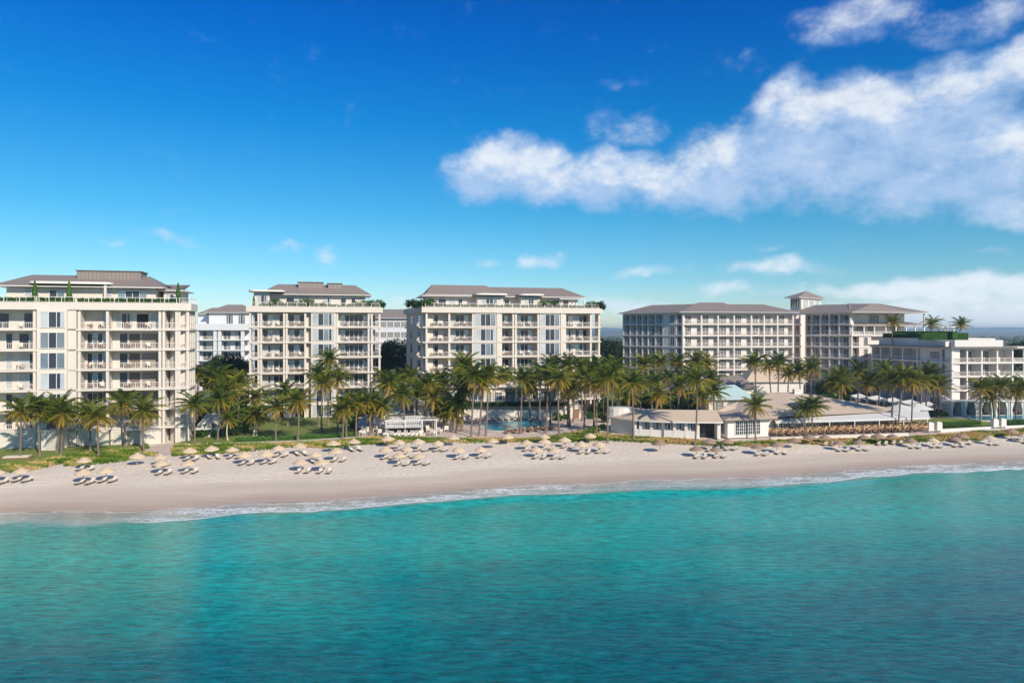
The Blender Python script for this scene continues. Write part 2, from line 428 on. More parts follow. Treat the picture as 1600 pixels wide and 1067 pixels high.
# thin water over sand between the foam line and the dry sand
we = nt.math('ADD', w_, nt.math('MULTIPLY', nt.math('SUBTRACT', wob, 0.5), 6.0))
sx_ = nt.add('ShaderNodeSeparateXYZ'); nt.link(pos, sx_.inputs[0])
xw = nt.math('ADD', sx_.outputs[0], nt.math('MULTIPLY', nt.math('SUBTRACT', big, 0.5), 20.0))
along = nt.ramp(nt.maprange(xw, -100, 100, 0, 1), [(0.0, 0.35), (0.26, 0.25), (0.31, 1.0), (0.51, 1.0), (0.57, 0.4), (0.66, 0.4), (0.71, 1.0), (1.0, 0.9)])
shal = nt.mix(nt.maprange(we, 0.5, 5.5), nt.mix(wob, (0.40, 0.34, 0.275), (0.48, 0.42, 0.35)), (0.30, 0.46, 0.42))
edge = nt.maprange(we, 4.4, 6.4, 0, 1, True)
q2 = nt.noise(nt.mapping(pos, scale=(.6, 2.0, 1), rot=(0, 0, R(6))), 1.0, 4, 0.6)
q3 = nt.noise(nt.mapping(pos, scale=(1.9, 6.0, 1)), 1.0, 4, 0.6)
rip = nt.maprange(nt.math('ADD', nt.math('MULTIPLY', q2, 0.65), nt.math('MULTIPLY', q3, 0.35)), 0.38, 0.64, 0.62, 1.5)  # wavelet light and shade put into the water colour
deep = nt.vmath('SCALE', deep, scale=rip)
col = nt.mix(edge, shal, deep)
# lacy foam
vo = nt.add('ShaderNodeTexVoronoi', feature='DISTANCE_TO_EDGE'); vo.inputs['Scale'].default_value = 1.0
wn = nt.add('ShaderNodeTexNoise'); nt.link(pos, wn.inputs['Vector']); wn.inputs['Scale'].default_value = 0.7; wn.inputs['Detail'].default_value = 4
vp = nt.vmath('ADD', nt.mapping(pos, scale=(.55, .95, 1)), nt.vmath('SCALE', wn.outputs['Color'], scale=1.6)); nt.link(vp, vo.inputs['Vector'])
lace = nt.maprange(vo.outputs['Distance'], 0.02, 0.13, 1, 0, True)
fn = nt.noise(nt.mapping(pos, scale=(.6, 1.2, 1), loc=(1, 5, 0)), 1.4, 6, 0.7)
inzone = nt.math('MULTIPLY', nt.maprange(we, -0.4, 0.7, 0, 1, True), nt.maprange(we, 4.8, 5.6, 1, 0, True))
amount = nt.maprange(along, 0.2, 1.0, 0.15, 1.0)
brk = nt.noise(nt.mapping(pos, scale=(.10, .35, 1), loc=(9, 2, 0)), 1.0, 4, 0.6)
inzone = nt.math('MULTIPLY', inzone, nt.maprange(nt.math('ADD', brk, nt.math('MULTIPLY', nt.math('SUBTRACT', we, 2.5), 0.03)), 0.40, 0.56, 0.12, 1.0, True))
foam1 = nt.math('MULTIPLY', nt.math('MULTIPLY', inzone, nt.math('MAXIMUM', lace, nt.maprange(fn, 0.42, 0.66, 0, 1))), amount)
crest = nt.math('MULTIPLY', nt.math('MULTIPLY', nt.maprange(we, 4.6, 5.2, 0, 1, True), nt.maprange(we, 5.35, 5.75, 1, 0, True)), nt.maprange(along, 0.3, 0.9, 0.05, 1, True))
edgef = nt.math('MULTIPLY', nt.maprange(we, 0.0, 0.25, 0, 1), nt.maprange(we, 0.35, 0.8, 0.5, 0))
out2 = nt.math('MULTIPLY', nt.math('MULTIPLY', nt.maprange(we, 5.6, 12.0, 0.8, 0, True), nt.maprange(fn, 0.58, 0.74, 0, 1)), lace)
foam = nt.math('MAXIMUM', nt.math('MAXIMUM', foam1, crest), nt.math('MAXIMUM', edgef, out2), clamp=True)
col = nt.mix(foam, col, (0.86, 0.86, 0.84))
nt.link(col, b.inputs['Base Color'])
nt.link(nt.mix(foam, (0.05, 0.05, 0.05), (0.7, 0.7, 0.7)), b.inputs['Roughness'])
b.inputs['IOR'].default_value = 1.38
r1 = nt.noise(nt.mapping(pos, scale=(.22, .55, 1), rot=(0, 0, R(-8))), 1.0, 3, 0.5)
r2 = nt.noise(nt.mapping(pos, scale=(.6, 2.0, 1), rot=(0, 0, R(6))), 1.0, 4, 0.6)
r3 = nt.noise(nt.mapping(pos, scale=(2.2, 5.0, 1)), 1.0, 4, 0.6)
h = nt.math('ADD', nt.math('MULTIPLY', r1, 0.05), nt.math('ADD', nt.math('MULTIPLY', r2, 0.085), nt.math('MULTIPLY', r3, 0.045)))
h = nt.math('MULTIPLY', h, nt.maprange(w_, 1, 12, 0.25, 1.0))
nt.link(nt.bump(h, 1.0, 0.62), b.inputs['Normal'])
MATS['sea_water'] = m

# hills, far ground
simple('hill_scrub', (0.05, 0.085, 0.06), 1.0, 0.3, 0.004)

# ---------------------------------------------------------------- terrain
def frange(a, b, n): return [a + (b - a) * i / (n - 1) for i in range(n)]
def grid(name, xs, vs, zf, attr, sign, mat):
    verts, vals = [], []
    for v_ in vs:
        for x in xs:
            y = shoreY(x) + v_ / CS
            verts.append((x, y, zf(v_, x, y))); vals.append(v_ * sign)
    nx = len(xs); fs = [(j * nx + i, j * nx + i + 1, (j + 1) * nx + i + 1, (j + 1) * nx + i) if True else 0 for j in range(len(vs) - 1) for i in range(nx - 1)]
    me = bpy.data.meshes.new(name); me.from_pydata(verts, [], fs); me.materials.append(MATS[mat])
    a = me.attributes.new(attr, 'FLOAT', 'POINT'); a.data.foreach_set('value', vals)
    me.polygons.foreach_set('use_smooth', [True] * len(fs)); me.update()
    return addobj(name, me)
def bumpz(v_, x, y):
    z = gv(v_)
    if 9 < v_ < 33: z += 0.10 * math.sin(x * .33 + 1.3 * math.sin(y * .21)) * math.sin(y * .27 + x * .05) * min(1, (v_ - 9) / 5, (33 - v_) / 5)
    return z
xs = [-9000, -3500, -900, -500, -300, -200] + frange(-140, 190, 331) + [220, 260, 320, 400, 520, 700, 1000, 1800, 4000, 9000]
vs = frange(-24, 40, 81) + [50, 60, 70, 80, 100, 140, 200, 300, 500, 800, 1300, 2200, 3600]
tag(grid('beach_ground', xs, vs, bumpz, 'inland', 1, 'sand'), kind='structure')
# the sea: real swell near the camera
def seaz(v_, x, y):
    o = -v_
    if o > 400 or o < -1: return 0.0
    z = 0.0
    # the small breaking wave behind the foam line, strongest in two stretches of the shore
    k = 0.5 + 0.5 * math.sin(x * 0.045 + 0.9)
    z += 0.42 * k * math.exp(-((o - 7.3 - .8 * math.sin(x * .07)) / 1.6) ** 2)
    f = min(1, max(0, (o - 6) / 8))
    z += f * 0.3 * (0.07 * math.sin(y * .55 + x * .12 + 1.5 * math.sin(x * .09)) + 0.05 * math.sin(y * .9 - x * .2 + 2 * math.sin(y * .1)))
    return z
vs2 = [-2500, -1500, -800, -400, -200, -120] + frange(-90, 1.2, 153)
xs2 = [-9000, -3500, -900, -500, -300, -200] + frange(-120, 160, 281) + [180, 220, 300, 400, 520, 700, 1000, 1800, 4000, 9000]
tag(grid('sea', xs2, vs2, lambda v_, x, y: 0.012 + seaz(v_, x, y), 'offshore', -1, 'sea_water'), kind='structure')
# wooded plain behind the resort, out to the horizon, and far hills
mb = MB()
mb.quad([(-16000, 3000, 2.2), (16000, 3000, 2.2), (22000, 22000, 2.2), (-22000, 22000, 2.2)])
tag(mb.build('far_plain', 'hill_scrub'), kind='structure')
def hills(name, y0, x0, x1, base, amp, seed):
    rnd = random.Random(seed); ph = [rnd.random() * 6 for _ in range(5)]
    nx, ny = 90, 10; v, f = [], []
    for j in range(ny):
        t = j / (ny - 1)
        for i in range(nx):
            x = x0 + (x1 - x0) * i / (nx - 1)
            h = base + amp * (math.sin(x / 900 + ph[0]) + .6 * math.sin(x / 420 + ph[1]) + .35 * math.sin(x / 170 + ph[2]) + .2 * math.sin(x / 70 + ph[3]))
            e = min(1, i / 6, (nx - 1 - i) / 6)
            v.append((x, y0 + t * 1800 + 100 * math.sin(x / 300), 2 + max(0, h) * math.sin(math.pi * min(1, t * 1.0) ) ** .8 * e))
    for j in range(ny - 1):
        for i in range(nx - 1): f.append((j * nx + i, j * nx + i + 1, (j + 1) * nx + i + 1, (j + 1) * nx + i))
    me = bpy.data.meshes.new(name); me.from_pydata(v, [], f); me.materials.append(MATS['hill_scrub'])
    me.polygons.foreach_set('use_smooth', [True] * len(f))
    return tag(addobj(name, me), kind='structure')
hills('hills', 4200, -600, 9000, 16, 8, 3)
hills('far_hills', 8200, -1200, 9500, 42, 14, 8)

def sheet(name, pts, mat, z=0.02, kind='structure', thick=0.0):
    """flat polygon laid on the ground; pts are pixels of the photo resolved on the ground"""
    P = [G(*p) for p in pts]; mb = MB(); c = sum(P, Vector()) / len(P)
    h = max(p.z for p in P) + z
    mb.prism([(p.x, p.y) for p in P][::-1] if False else [(p.x, p.y) for p in P], min(p.z for p in P) - 0.3, h)
    return tag(mb.build(name, mat), kind=kind)
# ---------------------------------------------------------------- ground strips that follow the terrain
def gzb(X, Y): v_ = (Y - shoreY(X)) * CS; return bumpz(v_, X, Y)
def lerp_list(L, px, k):
    if px <= L[0][0]: return L[0][k]
    for a, b in zip(L, L[1:]):
        if px <= b[0]: t = (px - a[0]) / (b[0] - a[0]); return a[k] + t * (b[k] - a[k])
    return L[-1][k]
def strip(name, rows, mat, off=0.06, kind='structure', step=4, nv=9):
    """rows: (px, y_top, y_bottom) read from the photo, laid on the terrain"""
    n = max(2, int((rows[-1][0] - rows[0][0]) / step) + 1); v, f = [], []
    for i in range(n):
        px = rows[0][0] + (rows[-1][0] - rows[0][0]) * i / (n - 1)
        a = G(px, lerp_list(rows, px, 1)); b_ = G(px, lerp_list(rows, px, 2))
        for j in range(nv):
            p = b_.lerp(a, j / (nv - 1)); v.append((p.x, p.y, gzb(p.x, p.y) + off))
    for i in range(n - 1):
        for j in range(nv - 1): q = i * nv + j; f.append((q, q + nv, q + nv + 1, q + 1))
    me = bpy.data.meshes.new(name); me.from_pydata(v, [], f); me.materials.append(MATS[mat]); me.update()
    return tag(addobj(name, me), kind=kind)

# ---------------------------------------------------------------- building kit
class Frame:
    """a facade line A->B seen from the sea: s along it, d inwards, z up"""
    def __init__(s, A, B):
        s.A = Vector(A[:2]); s.B = Vector(B[:2]); d = s.B - s.A; s.L = d.length; s.u = d.normalized(); s.n = Vector((-s.u.y, s.u.x))
        s.ang = math.atan2(s.u.y, s.u.x)
    def __call__(s, a, d, z): p = s.A + s.u * a + s.n * d; return (p.x, p.y, z)
    def s_of(s, px):
        t = (px - 800) / F      # X = t*Y
        den = s.u.x - t * s.u.y
        return (t * s.A.y - s.A.x) / den
def off_chain(ch, d):
    """offset an open chain inwards (left-hand side walking A->B) by d"""
    ch = [Vector(c[:2]) for c in ch]; out = []
    for i, p in enumerate(ch):
        ns = []
        if i > 0: u = (p - ch[i - 1]).normalized(); ns.append(Vector((-u.y, u.x)))
        if i < len(ch) - 1: u = (ch[i + 1] - p).normalized(); ns.append(Vector((-u.y, u.x)))
        if len(ns) == 1: out.append(p + ns[0] * d)
        else:
            m = (ns[0] + ns[1]); m /= m.dot(ns[0]) if abs(m.dot(ns[0])) > .3 else 1; out.append(p + m * d)
    return out
WCACHE = {}
wrnd = random.Random(9)
def window(root, fr, s0, s1, z0, z1, d, n=3, style='slide', pat=0, name='window'):
    if style != 'french' and wrnd.random() < .35: pat = wrnd.choice([0, 1, 2, 3, 3])
    w_, h_ = round(s1 - s0, 1), round(z1 - z0, 1); key = (w_, h_, n, style, pat)
    if key not in WCACHE:
        f = MB(); t = 0.09 if style != 'french' else 0.11
        f.box(-t, 0, -.06, .05, 0, h_); f.box(w_, w_ + t, -.06, .05, 0, h_); f.box(-t, w_ + t, -.08, .05, h_, h_ + t); f.box(-t - .03, w_ + t + .03, -.12, .05, -t, 0)
        for i in range(1, n): x = w_ * i / n; f.box(x - .05, x + .05, -.05, .03, 0, h_)
        if style == 'french':
            for i in range(n):
                x = w_ * (i + .5) / n; f.box(x - .03, x + .03, -.045, .03, 0, h_)
            for j in range(1, 4): z = h_ * j / 4; f.box(0, w_, -.04, .03, z - .03, z + .03)
        p = MB()
        for i in range(n):
            x0, x1 = w_ * i / n, w_ * (i + 1) / n
            if style == 'french': mi = 0
            elif pat == 0: mi = 1 if i in (0, n - 1) and n > 2 else 0
            elif pat == 1: mi = (0, 1, 0, 1)[i % 4]
            elif pat == 2: mi = (2, 0, 0, 1)[i % 4]
            elif pat == 3: mi = 2 if i in (0, n - 1) else (0 if i % 2 else 1)
            else: mi = 1
            if n > 1 and pat == 3 and i == n - 1: x0 += .45 * (x1 - x0); p.box(w_ * i / n, x0, -.01, .04, 0, h_, 0)
            p.box(x0, x1, -.01, .04, 0, h_, mi)
        WCACHE[key] = (f.mesh('window', 'white_paint'), p.mesh('pane', ['glass_dark', 'glass_blue', 'glass_curtain']))
    a, b_ = WCACHE[key]; q = Vector(fr(s0, d - .03, z0)) - root.location
    o = addobj(name, a, root, q, fr.ang); addobj('pane', b_, o); return o
RC = {}
def rail(root, fr, s0, s1, z, d=0.06, style='bal', name='balustrade', h=1.05):
    L = round(s1 - s0, 1)
    if L < .5: return
    key = (L, style, h)
    if key not in RC:
        m_ = MB(); m_.box(0, L, -.04, .06, h - .08, h); m_.box(0, L, -.02, .04, .08, .15)
        st = {'bal': 0.26, 'dense': 0.2, 'post': 1.25}[style]; k = max(1, int(L / st)); bw = {'bal': .022, 'dense': .04, 'post': .02}[style]
        for i in range(1, k): x = L * i / k; m_.box(x - bw, x + bw, -.015, .02, .15, h - .08)
        k = max(1, round(L / 2.0))
        for i in range(k + 1): x = min(max(L * i / k, .04), L - .04); m_.box(x - .05, x + .05, -.05, .05, 0, h + .03)
        RC[key] = m_.mesh('balustrade', ['rail_paint', 'rail_glass'])
    return addobj(name, RC[key], root, Vector(fr(s0, d, z)) - root.location, fr.ang)
simple('rail_glass', (0.55, 0.55, 0.50), 0.2, 0.1, 1)

def building(label, loc, chain, back, levels, segs, wall='stucco', group=None, depth=2.2, slab=0.3, over=0.3, col=0.42, rstyle='bal', rooftop=0.9, name='apartment_building', winstyle='slide', furnish=None, skip_rail_ground=True, slabmat=None):
    root = thing(name, label, 'building', loc, 0, group)
    slabmat = slabmat or wall
    back = [Vector(b[:2]) for b in back]
    core = off_chain(chain, depth) + back
    m_ = MB(); m_.prism(core, levels[0] - .5, levels[-1] - 0.01); m_.build('wall', wall, root)
    for i, z in enumerate(levels[1:]):
        last = i == len(levels) - 2
        m_ = MB(); e = over + (.25 if last else 0)
        m_.prism(off_chain(chain, -e) + back, z - slab, z + (rooftop if last else 0)); m_.build('parapet' if last else 'floor_slab', slabmat, root)
    for si, bays in enumerate(segs):
        fr = Frame(chain[si], chain[si + 1]); fm = []; fins = []
        for bi, bay in enumerate(bays):
            a, b_, kind = bay[:3]; o = bay[3] if len(bay) > 3 else {}
            s0, s1 = (a, b_) if o.get('m') else (fr.s_of(a), fr.s_of(b_)); W_ = s1 - s0
            runs = []; pr = o.get('proud', 0.12)
            for k in range(len(levels) - 1):
                z0, z1 = levels[k], levels[k + 1] - slab
                kd = o.get(k, kind); oo = o
                if isinstance(kd, dict): oo = dict(o); oo.update(kd); kd = oo.get('kind', kind)
                if kd[0] == 'B':
                    f0, f1 = oo.get('f', (.12, .88)); ws = oo.get('wins') or [(f0, f1, oo.get('n', 3))]
                    for wi, (g0, g1, n_) in enumerate(ws):
                        if n_ == 0: continue
                        window(root, fr, s0 + W_ * g0, s0 + W_ * g1, z0 + .08, min(z1 - .35, z0 + 2.55), depth, n_, oo.get('style', winstyle), (oo.get('pat', 0) + wi) % 4)
                    if not (k == 0 and skip_rail_ground): rail(root, fr, s0 + .1, s1 - .1, z0, 0.04, rstyle)
                    if furnish and k > 0: furnish(root, fr, s0, s1, z0, k, si, bi)
                else:
                    if runs and runs[-1][1] == k: runs[-1][1] = k + 1
                    else: runs.append([k, k + 1])
                    if kd[0] == 'G':
                        f0, f1 = oo.get('f', (.12, .88)); n_ = oo.get('n', 3)
                        window(root, fr, s0 + W_ * f0, s0 + W_ * f1, z0 + oo.get('sill', .35), min(z1 - .25, z0 + oo.get('top', 2.7)), -pr, n_, oo.get('style', winstyle), oo.get('pat', 3))
            for k0, k1 in runs:
                m_ = MB(); m_.box(s0 + .002, s1 - .002, -pr, depth + .3, levels[k0] - (.5 if k0 == 0 else slab + .01), levels[k1] - slab + .02, fr=fr); m_.build('wall_panel', wall, root)
            if kind[0] == 'B':
                for s_ in (s0, s1):
                    if all(abs(s_ - x) > .5 for x in fm): fm.append(s_)
        kmax = levels[-1] - slab + .02
        for s_ in fm:
            m_ = MB(); m_.box(s_ - col / 2, s_ + col / 2, -.1, col - .1, levels[0] - .3, kmax, fr=fr); m_.box(s_ - .12, s_ + .12, col - .1, depth + .2, levels[0] - .3, kmax, fr=fr); m_.build('column', slabmat, root)
    return root

def hip(root, fp, z, r0, r1, zr, mat='metal_roof', fascia=0.16, name='roof', soffit='white_paint'):
    """hip roof: fp = 4 eave corners (front-left, front-right, back-right, back-left); ridge r0 (left) to r1 (right)"""
    fp = [Vector((p[0], p[1], z)) for p in fp]; r0 = Vector((r0[0], r0[1], zr)); r1 = Vector((r1[0], r1[1], zr)); m_ = MB()
    def face(pts):
        e = (pts[1] - pts[0]).normalized(); nrm = e.cross(pts[2] - pts[0]).normalized(); up = nrm.cross(e)
        m_.quad([tuple(p) for p in pts], 0, [(((p - pts[0]).dot(e)), (p - pts[0]).dot(up)) for p in pts])
    face([fp[0], fp[1], r1, r0]); face([fp[1], fp[2], r1]); face([fp[2], fp[3], r0, r1]); face([fp[3], fp[0], r0])
    o = m_.build(name, mat, root)
    m2 = MB(); m2.prism([(p.x, p.y) for p in fp], z - fascia, z - .004); m2.build('eaves', soffit, root)
    return o
def rect(fr, s0, s1, d0, d1): return [Vector(fr(s0, d0, 0)[:2]), Vector(fr(s1, d0, 0)[:2]), Vector(fr(s1, d1, 0)[:2]), Vector(fr(s0, d1, 0)[:2])]
def rwall(root, poly, z0, z1, mat='stucco', name='wall'): m_ = MB(); m_.prism(poly, z0, z1); return m_.build(name, mat, root)
def chimney_box(root, fr, s0, s1, d0, d1, z0, z1, mat='metal_roof', name='roof_turret'):
    m_ = MB(); m_.box(s0, s1, d0, d1, z0, z1, fr=fr); m_.build(name, mat, root)

ORD = 'first second third fourth fifth sixth seventh eighth ninth tenth eleventh twelfth thirteenth fourteenth fifteenth sixteenth seventeenth eighteenth nineteenth twentieth'.split()
# ---------------------------------------------------------------- small furniture prototypes
def proto_lounger(matf, matc):
    root = thing('sun_lounger', 'x', 'sun lounger', (0, 0, 0)); TH.pop()
    f = MB(); f.box(-.33, .33, -1.0, .95, .25, .33)
    for x in (-.31, .25):
        for y in (-.9, .75): f.box(x, x + .06, y, y + .06, 0, .27)
    o = f.build('frame', matf, root)
    c = MB(); c.box(-.31, .31, -.98, .3, .335, .43); c.build('mattress', matc, root)
    bk = MB(); P = [(-.31, .3, .34), (.31, .3, .34), (.31, .95, .82), (-.31, .95, .82)]; t = Vector((0, -.06, .09))
    Q = [tuple(Vector(p) + t) for p in P]; bk.quad(Q); bk.quad(P[::-1])
    for i in range(4): j = (i + 1) % 4; bk.quad([P[i], P[j], Q[j], Q[i]])
    bk.build('backrest', matc, root); return root
def proto_chair(matf, matc, name='armchair', s=1.0):
    root = thing(name, 'x', 'chair', (0, 0, 0)); TH.pop()
    f = MB()
    for x in (-.3, .25):
        for y in (-.28, .25): f.box(x, x + .05, y, y + .05, 0, .4)
    f.box(-.32, -.25, -.3, .3, .3, .62); f.box(.25, .32, -.3, .3, .3, .62); f.box(-.26, .26, -.28, .22, .3, .335); f.build('frame', matf, root)
    c = MB(); c.box(-.25, .25, -.3, .24, .34, .46); c.build('seat', matc, root)
    k = MB(); k.box(-.28, .28, .24, .34, .4, .88); k.build('backrest', matc, root); root.scale = (s, s, s); return root
def proto_umbrella(mat, r=1.2, ribs=14, hp=1.95, name='beach_umbrella', pm='pole', fringe=True):
    root = thing(name, 'x', 'umbrella', (0, 0, 0)); TH.pop()
    p = MB(); p.tube([(0, 0, 0), (0, 0, hp)], .045, 8); p.build('pole', pm, root)
    c = MB(); z0 = hp - .5; R_ = []
    for lv, (rr, zz) in enumerate([(.06, hp + .12), (r * .4, hp - .1), (r * .75, hp - .3), (r, z0), (r * 1.0, z0 - .12)]):
        R_.append([((rr + (.05 * math.sin(i * 5.3) if lv > 2 else 0)) * math.cos(2 * math.pi * i / ribs), (rr + (.05 * math.sin(i * 5.3) if lv > 2 else 0)) * math.sin(2 * math.pi * i / ribs), zz + (.03 * math.sin(i * 3.7) if lv > 2 else 0)) for i in range(ribs)])
    for a, b_ in zip(R_, R_[1:]):
        for i in range(ribs): j = (i + 1) % ribs; c.quad([a[i], b_[i], b_[j], a[j]])
    c.quad(R_[0]); c.quad([(x * .98, y * .98, z + .02) for x, y, z in R_[4]][::-1])
    c.build('canopy', mat, root); return root
USED = set()
def place(proto, loc, rz, label, group, scale=1.0, cat=None):
    if proto.name in USED: o = copy_tree(proto)
    else: USED.add(proto.name); o = proto
    o.location = loc; o.rotation_euler = (0, 0, rz); o.scale = (scale,) * 3
    o['label'] = label; o['group'] = group; TH.append(o)
    if cat: o['category'] = cat
    return o
BCH = proto_chair('teak', 'cushion', 'balcony_armchair', 1.0)
frnd = random.Random(5)
def furnisher(bname, top):
    cnt = {}
    def fn(root, fr, s0, s1, z0, k, si, bi):
        if s1 - s0 < 2.4: return
        key = (k, si, bi)
        floor = ORD[top - 1 - k]
        n = 2
        for j in range(n):
            s_ = s0 + (s1 - s0) * ((.3, .72)[j]); q = fr(s_, 1.15 + .2 * j, z0)
            side = 'left' if j == 0 else 'right'
            lvl = cnt.setdefault('order', []); 
            bay = (si, bi)
            if bay not in lvl: lvl.append(bay)
            place(BCH, q, fr.ang + (frnd.uniform(.3, 1.1) if j else frnd.uniform(-1.1, -.3)),
                  'cream %s armchair on %s balcony from left, %s storey from top of %s' % (side, ORD[lvl.index(bay)], floor, bname), 'armchairs on the apartment balconies', 1.25)
    return fn
BAYN = {}
# ================================================================ BUILDINGS
LV = [2.3, 5.6, 9.0, 12.35, 15.75, 19.1, 22.45, 25.9]
A14 = R(14); U = Vector((math.cos(A14), math.sin(A14))); N = Vector((-U.y, U.x))
def line_at(px, Y, ang=A14): return W(px, Y, 0), Vector((math.cos(ang), math.sin(ang)))
def on(p0, u, px):      # point of the line p0 + s*u seen at pixel column px
    t = (px - 800) / F; s = (t * p0.y - p0.x) / (u.x - t * u.y); return Vector(p0[:2]) + u * s
def penthouse(root, fr, s0, s1, d0, d1, z0, z1, zr, wins, ov=1.0, turret=None, wall='stucco', ridge_in=None, hipl=True):
    rwall(root, rect(fr, s0, s1, d0, d1), z0, z1 - .25, wall)
    for (a, b_, n, pat) in wins: window(root, fr, a, b_, z0 + .15, z1 - .75, d0 - .04, n, 'slide', pat)
    fp = rect(fr, s0 - ov, s1 + ov, d0 - ov, d1 + ov); k = (d1 - d0) / 2 + ov; m = (d0 + d1) / 2; ri = ridge_in or k
    hip(root, fp, z1, fr(s0 - ov + ri, m, 0), fr(s1 + ov - ri, m, 0), zr)
    if turret:
        for (a, b_, zz) in turret:
            q = MB(); P = rect(fr, a, b_, m - 2.2, m + 2.2)
            for i_ in range(4):
                p_, r_ = P[i_], P[(i_ + 1) % 4]; l_ = (r_ - p_).length; q.quad([(*p_, zr - 1), (*r_, zr - 1), (*r_, zz - .15), (*p_, zz - .15)], 0, [(0, 0), (l_, 0), (l_, 1.5), (0, 1.5)])
            q.build('roof_turret', 'metal_roof', root)
            q = MB(); q.prism(rect(fr, a - .2, b_ + .2, m - 2.4, m + 2.4), zz - .148, zz); q.build('turret_cap', 'metal_roof', root)
def canopy(root, fr, s0, s1, d0, d1, z, posts=()):
    """flat rounded white canopy over a roof terrace"""
    m_ = MB(); r = min(1.4, (d1 - d0) / 2 - .05); pts = []
    for (cx, cy, a0) in ((s0 + r, d0 + r, 180), (s1 - r, d0 + r, 270), (s1 - r, d1 - r, 0), (s0 + r, d1 - r, 90)):
        for i in range(5): a = R(a0 + i * 22.5); pts.append((cx + r * math.cos(a), cy + r * math.sin(a)))
    m_.prism([fr(x, y, 0)[:2] for x, y in pts], z, z + .38); m_.build('terrace_canopy', 'white_paint', root)
    for s_, d in posts:
        m_ = MB(); m_.box(s_ - .18, s_ + .18, d - .18, d + .18, LV[-1], z + .01, fr=fr); m_.build('column', 'stucco', root)

# ---- left block -------------------------------------------------
L1 = [2.3, 5.2, 8.35, 11.75, 15.1, 18.45, 21.85, 25.3]
p0 = W(150, 118, 0); a_ = on(p0, U, -170); b_ = on(p0, U, 278)
c_ = b_ + Vector((math.cos(R(55)), math.sin(R(55)))) * 1.9; d_ = c_ + N * 5.6
ch = [a_, b_, c_, d_]
G1 = dict(kind='W')
fr1 = Frame(a_, b_)
bays1 = [(-160, -60, 'B', {0: G1, 'f': (.1, .8), 'n': 4}), (-60, -48, 'W'), (-46, 54, 'B', {0: G1, 'wins': [(.02, .28, 2), (.45, .55, 1), (.66, .98, 2)], 'pat': 0, 6: dict(kind='B', wins=[(.1, .5, 2), (.74, .93, 1)])}),
         (60, 107, 'G', {0: G1, 'f': (.13, .93), 'n': 3, 'pat': 3, 'proud': .7, 'sill': .25, 'top': 2.75}), (107, 120, 'W', {'proud': .25}),
         (124, 168, 'B', {0: dict(kind='W'), 'wins': [(.12, .86, 4)], 'pat': 1, 6: dict(kind='B', wins=[(.65, .99, 2)])}),
         (173, 250, 'B', {0: dict(kind='W'), 'wins': [(.1, .26, 1), (.32, .46, 0), (.9, .99, 1)], 6: dict(kind='B', wins=[(.02, .36, 3), (.74, .9, 1)])}),
         (256, 276, 'B', {0: dict(kind='B', f=(.1, .85), n=2), 'f': (.1, .8), 'n': 1})]
side1 = [(.3, 2.0, 'B', {'m': 1, 'f': (.15, .8), 'n': 1}), (2.0, 3.7, 'B', {'m': 1, 'f': (.15, .8), 'n': 1}), (3.7, 5.4, 'B', {'m': 1, 'f': (.15, .8), 'n': 1})]
B1 = building('left apartment block, cream, with hipped roof and plain white ground floor behind palms', (a_.x + 20, a_.y, 2.3), ch, [d_ + U * -6 + N * 9, a_ + N * 18],
    L1, [bays1, [(.2, 1.7, 'B', {'m': 1, 'f': (.2, .8), 'n': 1})], side1], furnish=furnisher('left block', 7), rooftop=.9, over=.25, depth=2.4, group='cream apartment blocks along the beach')
s_ = fr1.s_of
# louvred wall panels between the windows; the top storey's dark panel paints a recess's shade
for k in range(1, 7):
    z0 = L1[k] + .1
    for (a, b2, mt) in ((196, 213, 'interior_shade' if k == 6 else 'louvre'), (216, 241, 'curtain')):
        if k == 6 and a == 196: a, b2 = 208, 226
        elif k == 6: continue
        m_ = MB(); m_.box(s_(a), s_(b2), 2.34, 2.5, z0, z0 + 2.45, fr=fr1); m_.build('shutter_or_recess_shade', mt, B1)
# niches in the ground floor wall and a flat roofed porch
for (a, b2, z0, z1) in ((122, 142, 2.5, 4.6), (177, 196, 2.5, 4.6), (-30, -8, 2.5, 4.6)):
    m_ = MB(); m_.box(s_(a), s_(b2), -.2, 0, z1, z1 + .12, fr=fr1); m_.box(s_(a) - .1, s_(a), -.2, 0, z0, z1, fr=fr1); m_.box(s_(b2), s_(b2) + .1, -.2, 0, z0, z1, fr=fr1)
    m_.build('niche_frame', 'white_paint', B1); m_ = MB(); m_.box(s_(a), s_(b2), -.14, 0, z0, z1, fr=fr1); m_.build('niche', 'render_wall', B1)
# roof terrace
top = L1[-1] + .9
for (a, b2) in ((-150, -20), (-18, 56), (58, 116), (119, 277)): rail(B1, fr1, s_(a), s_(b2), top - .02, -.25, 'post', h=1.0)
fs = Frame(b_, c_); rail(B1, fs, .1, 1.9, top - .02, -.25, 'post', h=1.0); fs2 = Frame(c_, d_); rail(B1, fs2, .1, 5.5, top - .02, -.25, 'post', h=1.0)
penthouse(B1, fr1, s_(-4), s_(236), 3.2, 13, top - .1, 29.05, 31.3, [(s_(26), s_(48), 2, 1), (s_(66), s_(90), 2, 1), (s_(176), s_(222), 4, 0), (s_(153), s_(165), 1, 2)], 1.6, [(s_(100), s_(205), 32.1)], ridge_in=3.6)
penthouse(B1, fr1, s_(246), s_(272), 4.5, 12, top - .1, 28.7, 29.9, [(s_(250), s_(262), 2, 1)], .9)
canopy(B1, fr1, s_(37), s_(170), 1.0, 3.8, 29.4, [(s_(160), 1.6)])

